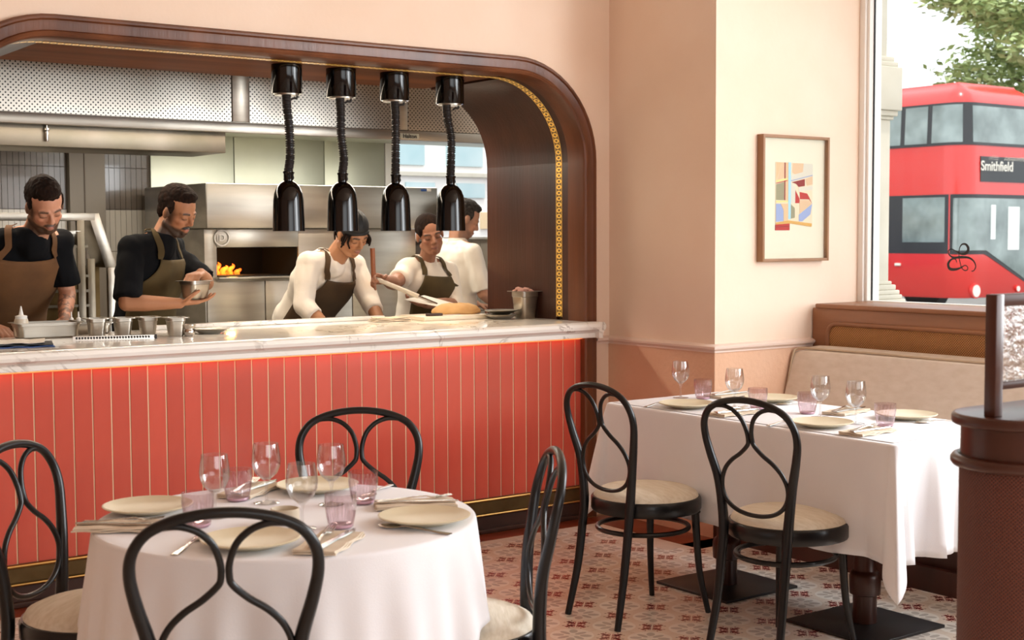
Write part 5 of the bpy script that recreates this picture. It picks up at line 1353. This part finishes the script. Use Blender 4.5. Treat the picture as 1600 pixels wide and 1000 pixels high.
bus = empty('double_decker_bus', (22.5, 18, -.12), label='red double-decker bus standing in the street outside the window', cat='bus')
BX, BY, BW, BR = 21.25, 15.35, 2.52, .42
def footprint(ins=0.0, n=10):
    r = BR; p = [V((BX+ins, 26.5))]
    k = 22
    for i in range(1, k): p.append(V((BX+ins, 26.5+(BY+r-26.5)*i/k)))
    for i in range(n+1): a = PI+PI/2*i/n; p.append(V((BX+r+(r-ins)*math.cos(a), BY+r+(r-ins)*math.sin(a))))
    for i in range(1, 8): p.append(V((BX+r+(BW-2*r)*i/8, BY+ins)))
    for i in range(n+1): a = -PI/2+PI/2*i/n; p.append(V((BX+BW-r+(r-ins)*math.cos(a), BY+r+(r-ins)*math.sin(a))))
    p.append(V((BX+BW-ins, 26.5))); return p
m = MB(); secs = [(.28, .03), (.32, 0), (1.05, 0), (2.3, 0), (3.0, .01), (3.84, .05), (3.98, .11), (4.10, .22), (4.18, .38), (4.22, .40)]
fp = [footprint(i) for z, i in secs]; L = len(fp[0])
for (z, i), q in zip(secs, fp): m.v += [V((a.x, a.y, z)) for a in q]
for i in range(len(secs)-1):
    for k in range(L): m.f.append([i*L+k, i*L+(k+1) % L, (i+1)*L+(k+1) % L, (i+1)*L+k])
m.f += [list(range(L-1, -1, -1)), [(len(secs)-1)*L+k for k in range(L)]]; m.m = [0]*len(m.f)
m.build('bus_body', 'bus_red', bus, world=True, ang=40)
fpath = footprint(0, 10)
cum = [0]
for a, b in zip(fpath[:-1], fpath[1:]): cum.append(cum[-1]+(b-a).length)
def fpt(s, off, z):
    for i in range(len(cum)-1):
        if s <= cum[i+1]:
            a, b = fpath[i], fpath[i+1]; t = (s-cum[i])/(cum[i+1]-cum[i]); p = a.lerp(b, t); d = (b-a).normalized(); n = V((d.y, -d.x))
            if n.dot(p-V((22.5, 20))) < 0: n = -n
            lean = 0 if z < 3 else (z-3)*.045
            return V((p.x+n.x*(off-lean), p.y+n.y*(off-lean), z))
def band(name, s0, s1, zb, zt, off, mm, par, th=.03):
    b = MB(); k = max(2, int((s1-s0)/.12)); 
    f0 = (lambda t: zb) if not callable(zb) else zb; f1 = (lambda t: zt) if not callable(zt) else zt
    rows = []
    for i in range(k+1):
        t = i/k; s = s0+(s1-s0)*t
        rows.append([fpt(s, off, f0(t)), fpt(s, off, f1(t)), fpt(s, off-th, f1(t)), fpt(s, off-th, f0(t))])
    for r in rows: b.v += r
    for i in range(k):
        for q in range(4): b.f.append([i*4+q, i*4+(q+1) % 4, (i+1)*4+(q+1) % 4, (i+1)*4+q])
    b.f += [[0, 1, 2, 3], [k*4+3, k*4+2, k*4+1, k*4]]; b.m = [0]*len(b.f)
    return b.build(name, mm, par, world=True, ang=35)
sside = 26.5-BY-BR; sfront = sside+BR*PI/2; sf2 = sfront+BW-2*BR; send = sf2+BR*PI/2
def sy(y): return 26.5-y
band('upper_window_band', .5, send, 3.06, 3.83, .006, 'bus_black', bus)
edges = [.6, 2.3, 4.0, 5.7, 7.4, 8.6, 9.82, 10.42, sside+.40]
for a, b in zip(edges[:-1], edges[1:]): band('upper_side_window', a+.05, b-.05, 3.11, 3.79, .012, 'bus_glass', bus)
band('upper_front_window', sside+.55, sf2+.1, 3.11, 3.77, .012, 'bus_glass', bus)
band('corner_post', sside+.43, sside+.52, 3.06, 3.82, .014, 'bus_red', bus) if False else None
band('lower_window_band', 2.0, sside+.12, 1.09, 2.17, .006, 'bus_black', bus)
for a, b in ((2.2, 4.0), (4.1, 6.0), (6.1, 8.0), (8.1, 9.4), (9.85, sside+.05)): band('lower_side_window', a, b, 1.30, 2.12, .012, 'bus_glass', bus)
wl = sf2+.15-(sside+.18)
band('windscreen_surround', sside+.15, sf2+.18, lambda t: 1.08-.62*max(0, (t-.33))/.67*1.1, 2.17, .010, 'bus_black', bus)
band('windscreen', sside+.20, sf2+.12, lambda t: 1.15-.62*max(0, (t-.33))/.67*1.1, 2.10, .018, 'bus_glass', bus)
band('lower_body_crease', 7.0, sside+.1, .84, .865, .010, 'bus_black', bus) if False else None
bl = band('destination_blind', sfront+.10, sfront+1.5, 2.40, 2.86, .012, 'bus_black', bus)
text('destination_lettering', 'Smithfield', (21.76, BY-.02, 2.68), (PI/2, 0, 0), .25, 'paper', bus, ext=.004, bold=.003, align='LEFT')
MT['cab'] = mat('white_cab_screen', 'F4F4F0', .5)
band('cab_screen', sfront+.95, sfront+1.30, 1.15, 1.95, .022, 'cab', bus, th=.004)
band('cab_screen', sfront+.42, sfront+.56, 1.35, 1.98, .022, 'cab', bus, th=.004)
for z, x, r in ((.41, 21.66, .11), (.42, 22.95, .05)):
    m = MB(); m.tube([(x, BY+.02, z), (x, BY-.035, z)], r*1.25, 28); m.build('headlamp_rim', 'bus_red', bus, world=True)
    m = MB(); m.tube([(x, BY-.0, z), (x, BY-.045, z)], r, 28); h_ = m.build('headlamp', 'paper', bus, world=True)
m = MB(); m.box((BX-.02, 16.74, .88), (.05, .12, .05)); m.build('side_lamp', 'paper', bus, world=True, bevel=.01)
for y in (17.9, 24.0):
    m = MB(); m.tube([(BX-.01, y, .36), (BX+.3, y, .36)], .48, 28); m.build('wheel', 'bus_black', bus, world=True)
for y in (17.9, 24.0):
    m = MB(); m.tube([(BX+BW-.3, y, .36), (BX+BW+.01, y, .36)], .48, 28); m.build('wheel', 'bus_black', bus, world=True)

def tree(name, loc, trunk_h, rad, nleaf, label, seed, mm='leaf', group=None):
    rnd = random.Random(seed); t = empty(name, loc, label=label, cat='tree', group=group)
    m = MB(); m.tube(cr([(0, 0, 0), (.1, .05, trunk_h*.4), (-.05, .1, trunk_h), (0, 0, trunk_h+rad[2]*1.3)], 4), [.32-.022*i for i in range(13)], 10)
    brs = []
    for k in range(70):
        a = rnd.uniform(0, 2*PI); zz = rnd.uniform(-.95, .95); q = math.sqrt(1-zz*zz); e = V((q*math.cos(a)*rad[0], q*math.sin(a)*rad[1], trunk_h+rad[2]*(1+zz)*.9)); s_ = V((0, 0, max(trunk_h*.6, e.z-rad[2]*.35)))
        brs.append((s_, e)); m.tube([s_, (s_+e)/2+V((0, 0, .2)), e], [.07, .04, .012], 5)
    m.build('trunk', 'bark', t)
    f = MB(); vs = []; fs = []
    for k in range(nleaf):
        s_, e = brs[rnd.randrange(len(brs))]; u = rnd.random()**.5; c = s_.lerp(e, .35+.65*u)+V((rnd.gauss(0, .34), rnd.gauss(0, .34), rnd.gauss(0, .13)))
        r = rnd.uniform(.055, .11); ax = V((rnd.gauss(0, 1), rnd.gauss(0, 1), rnd.gauss(0, .35))).normalized(); n_ = V((rnd.gauss(0, .5), rnd.gauss(0, .5), 1)).normalized(); b_ = n_.cross(ax).normalized()
        i = len(vs); vs += [c+ax*r*1.5, c+b_*r*.7, c-ax*r*1.5, c-b_*r*.7]; fs.append((i, i+1, i+2, i+3))
    f.v = vs; f.f = [list(x) for x in fs]; f.m = [0]*len(fs)
    o = f.build('crown', mm, t, smooth=False, recalc=False); tag(o, kind='stuff')
tree('street_tree', (31.7, 18.9, -.12), 3.0, (3.7, 3.7, 4.2), 38000, 'leafy green tree rising behind the red bus', 3)
tree('street_tree', (41.0, 20.5, -.12), 3.2, (4.4, 4.4, 4.0), 9000, 'second leafy tree at the right edge, further behind the red bus', 5)

# facade seen through the kitchen window
bd = empty('building', (16, 24, -.12), label='pale sunlit office building seen through the kitchen window', cat='building')
MB().bb(8, 20, 24, 30, -.12, 9).build('facade', 'white', bd, world=True, smooth=False)
MT['far_glass'] = mat('pale_window_glass', '9DBEC4', .2, col2='C9DADB', vs=.8)
MT['brick_tan'] = mat('tan_panel', 'E3C7A0', .8)
for z0, z1, w_, mm in ((2.9, 3.4, .9, 'far_glass'), (4.0, 4.6, .9, 'far_glass'), (2.25, 2.55, .7, 'far_glass'), (1.6, 1.95, .8, 'brick_tan')):
    x = 8.6
    while x < 19: MB().bb(x, x+w_, 23.95, 24.0, z0, z1).build('window', mm, bd, world=True, smooth=False); x += w_+.55
MB().bb(8, 20, 23.9, 24, 2.68, 2.76).build('string_course', 'stone', bd, world=True)
hb = MB().bb(9, 19.5, 20.0, 20.1, -.12, 1.35).build('hoarding', 'label_blue', origin=(16, 20, -.12)); tag(hb, 'low blue site hoarding in front of the pale building, through the kitchen window', 'fence')
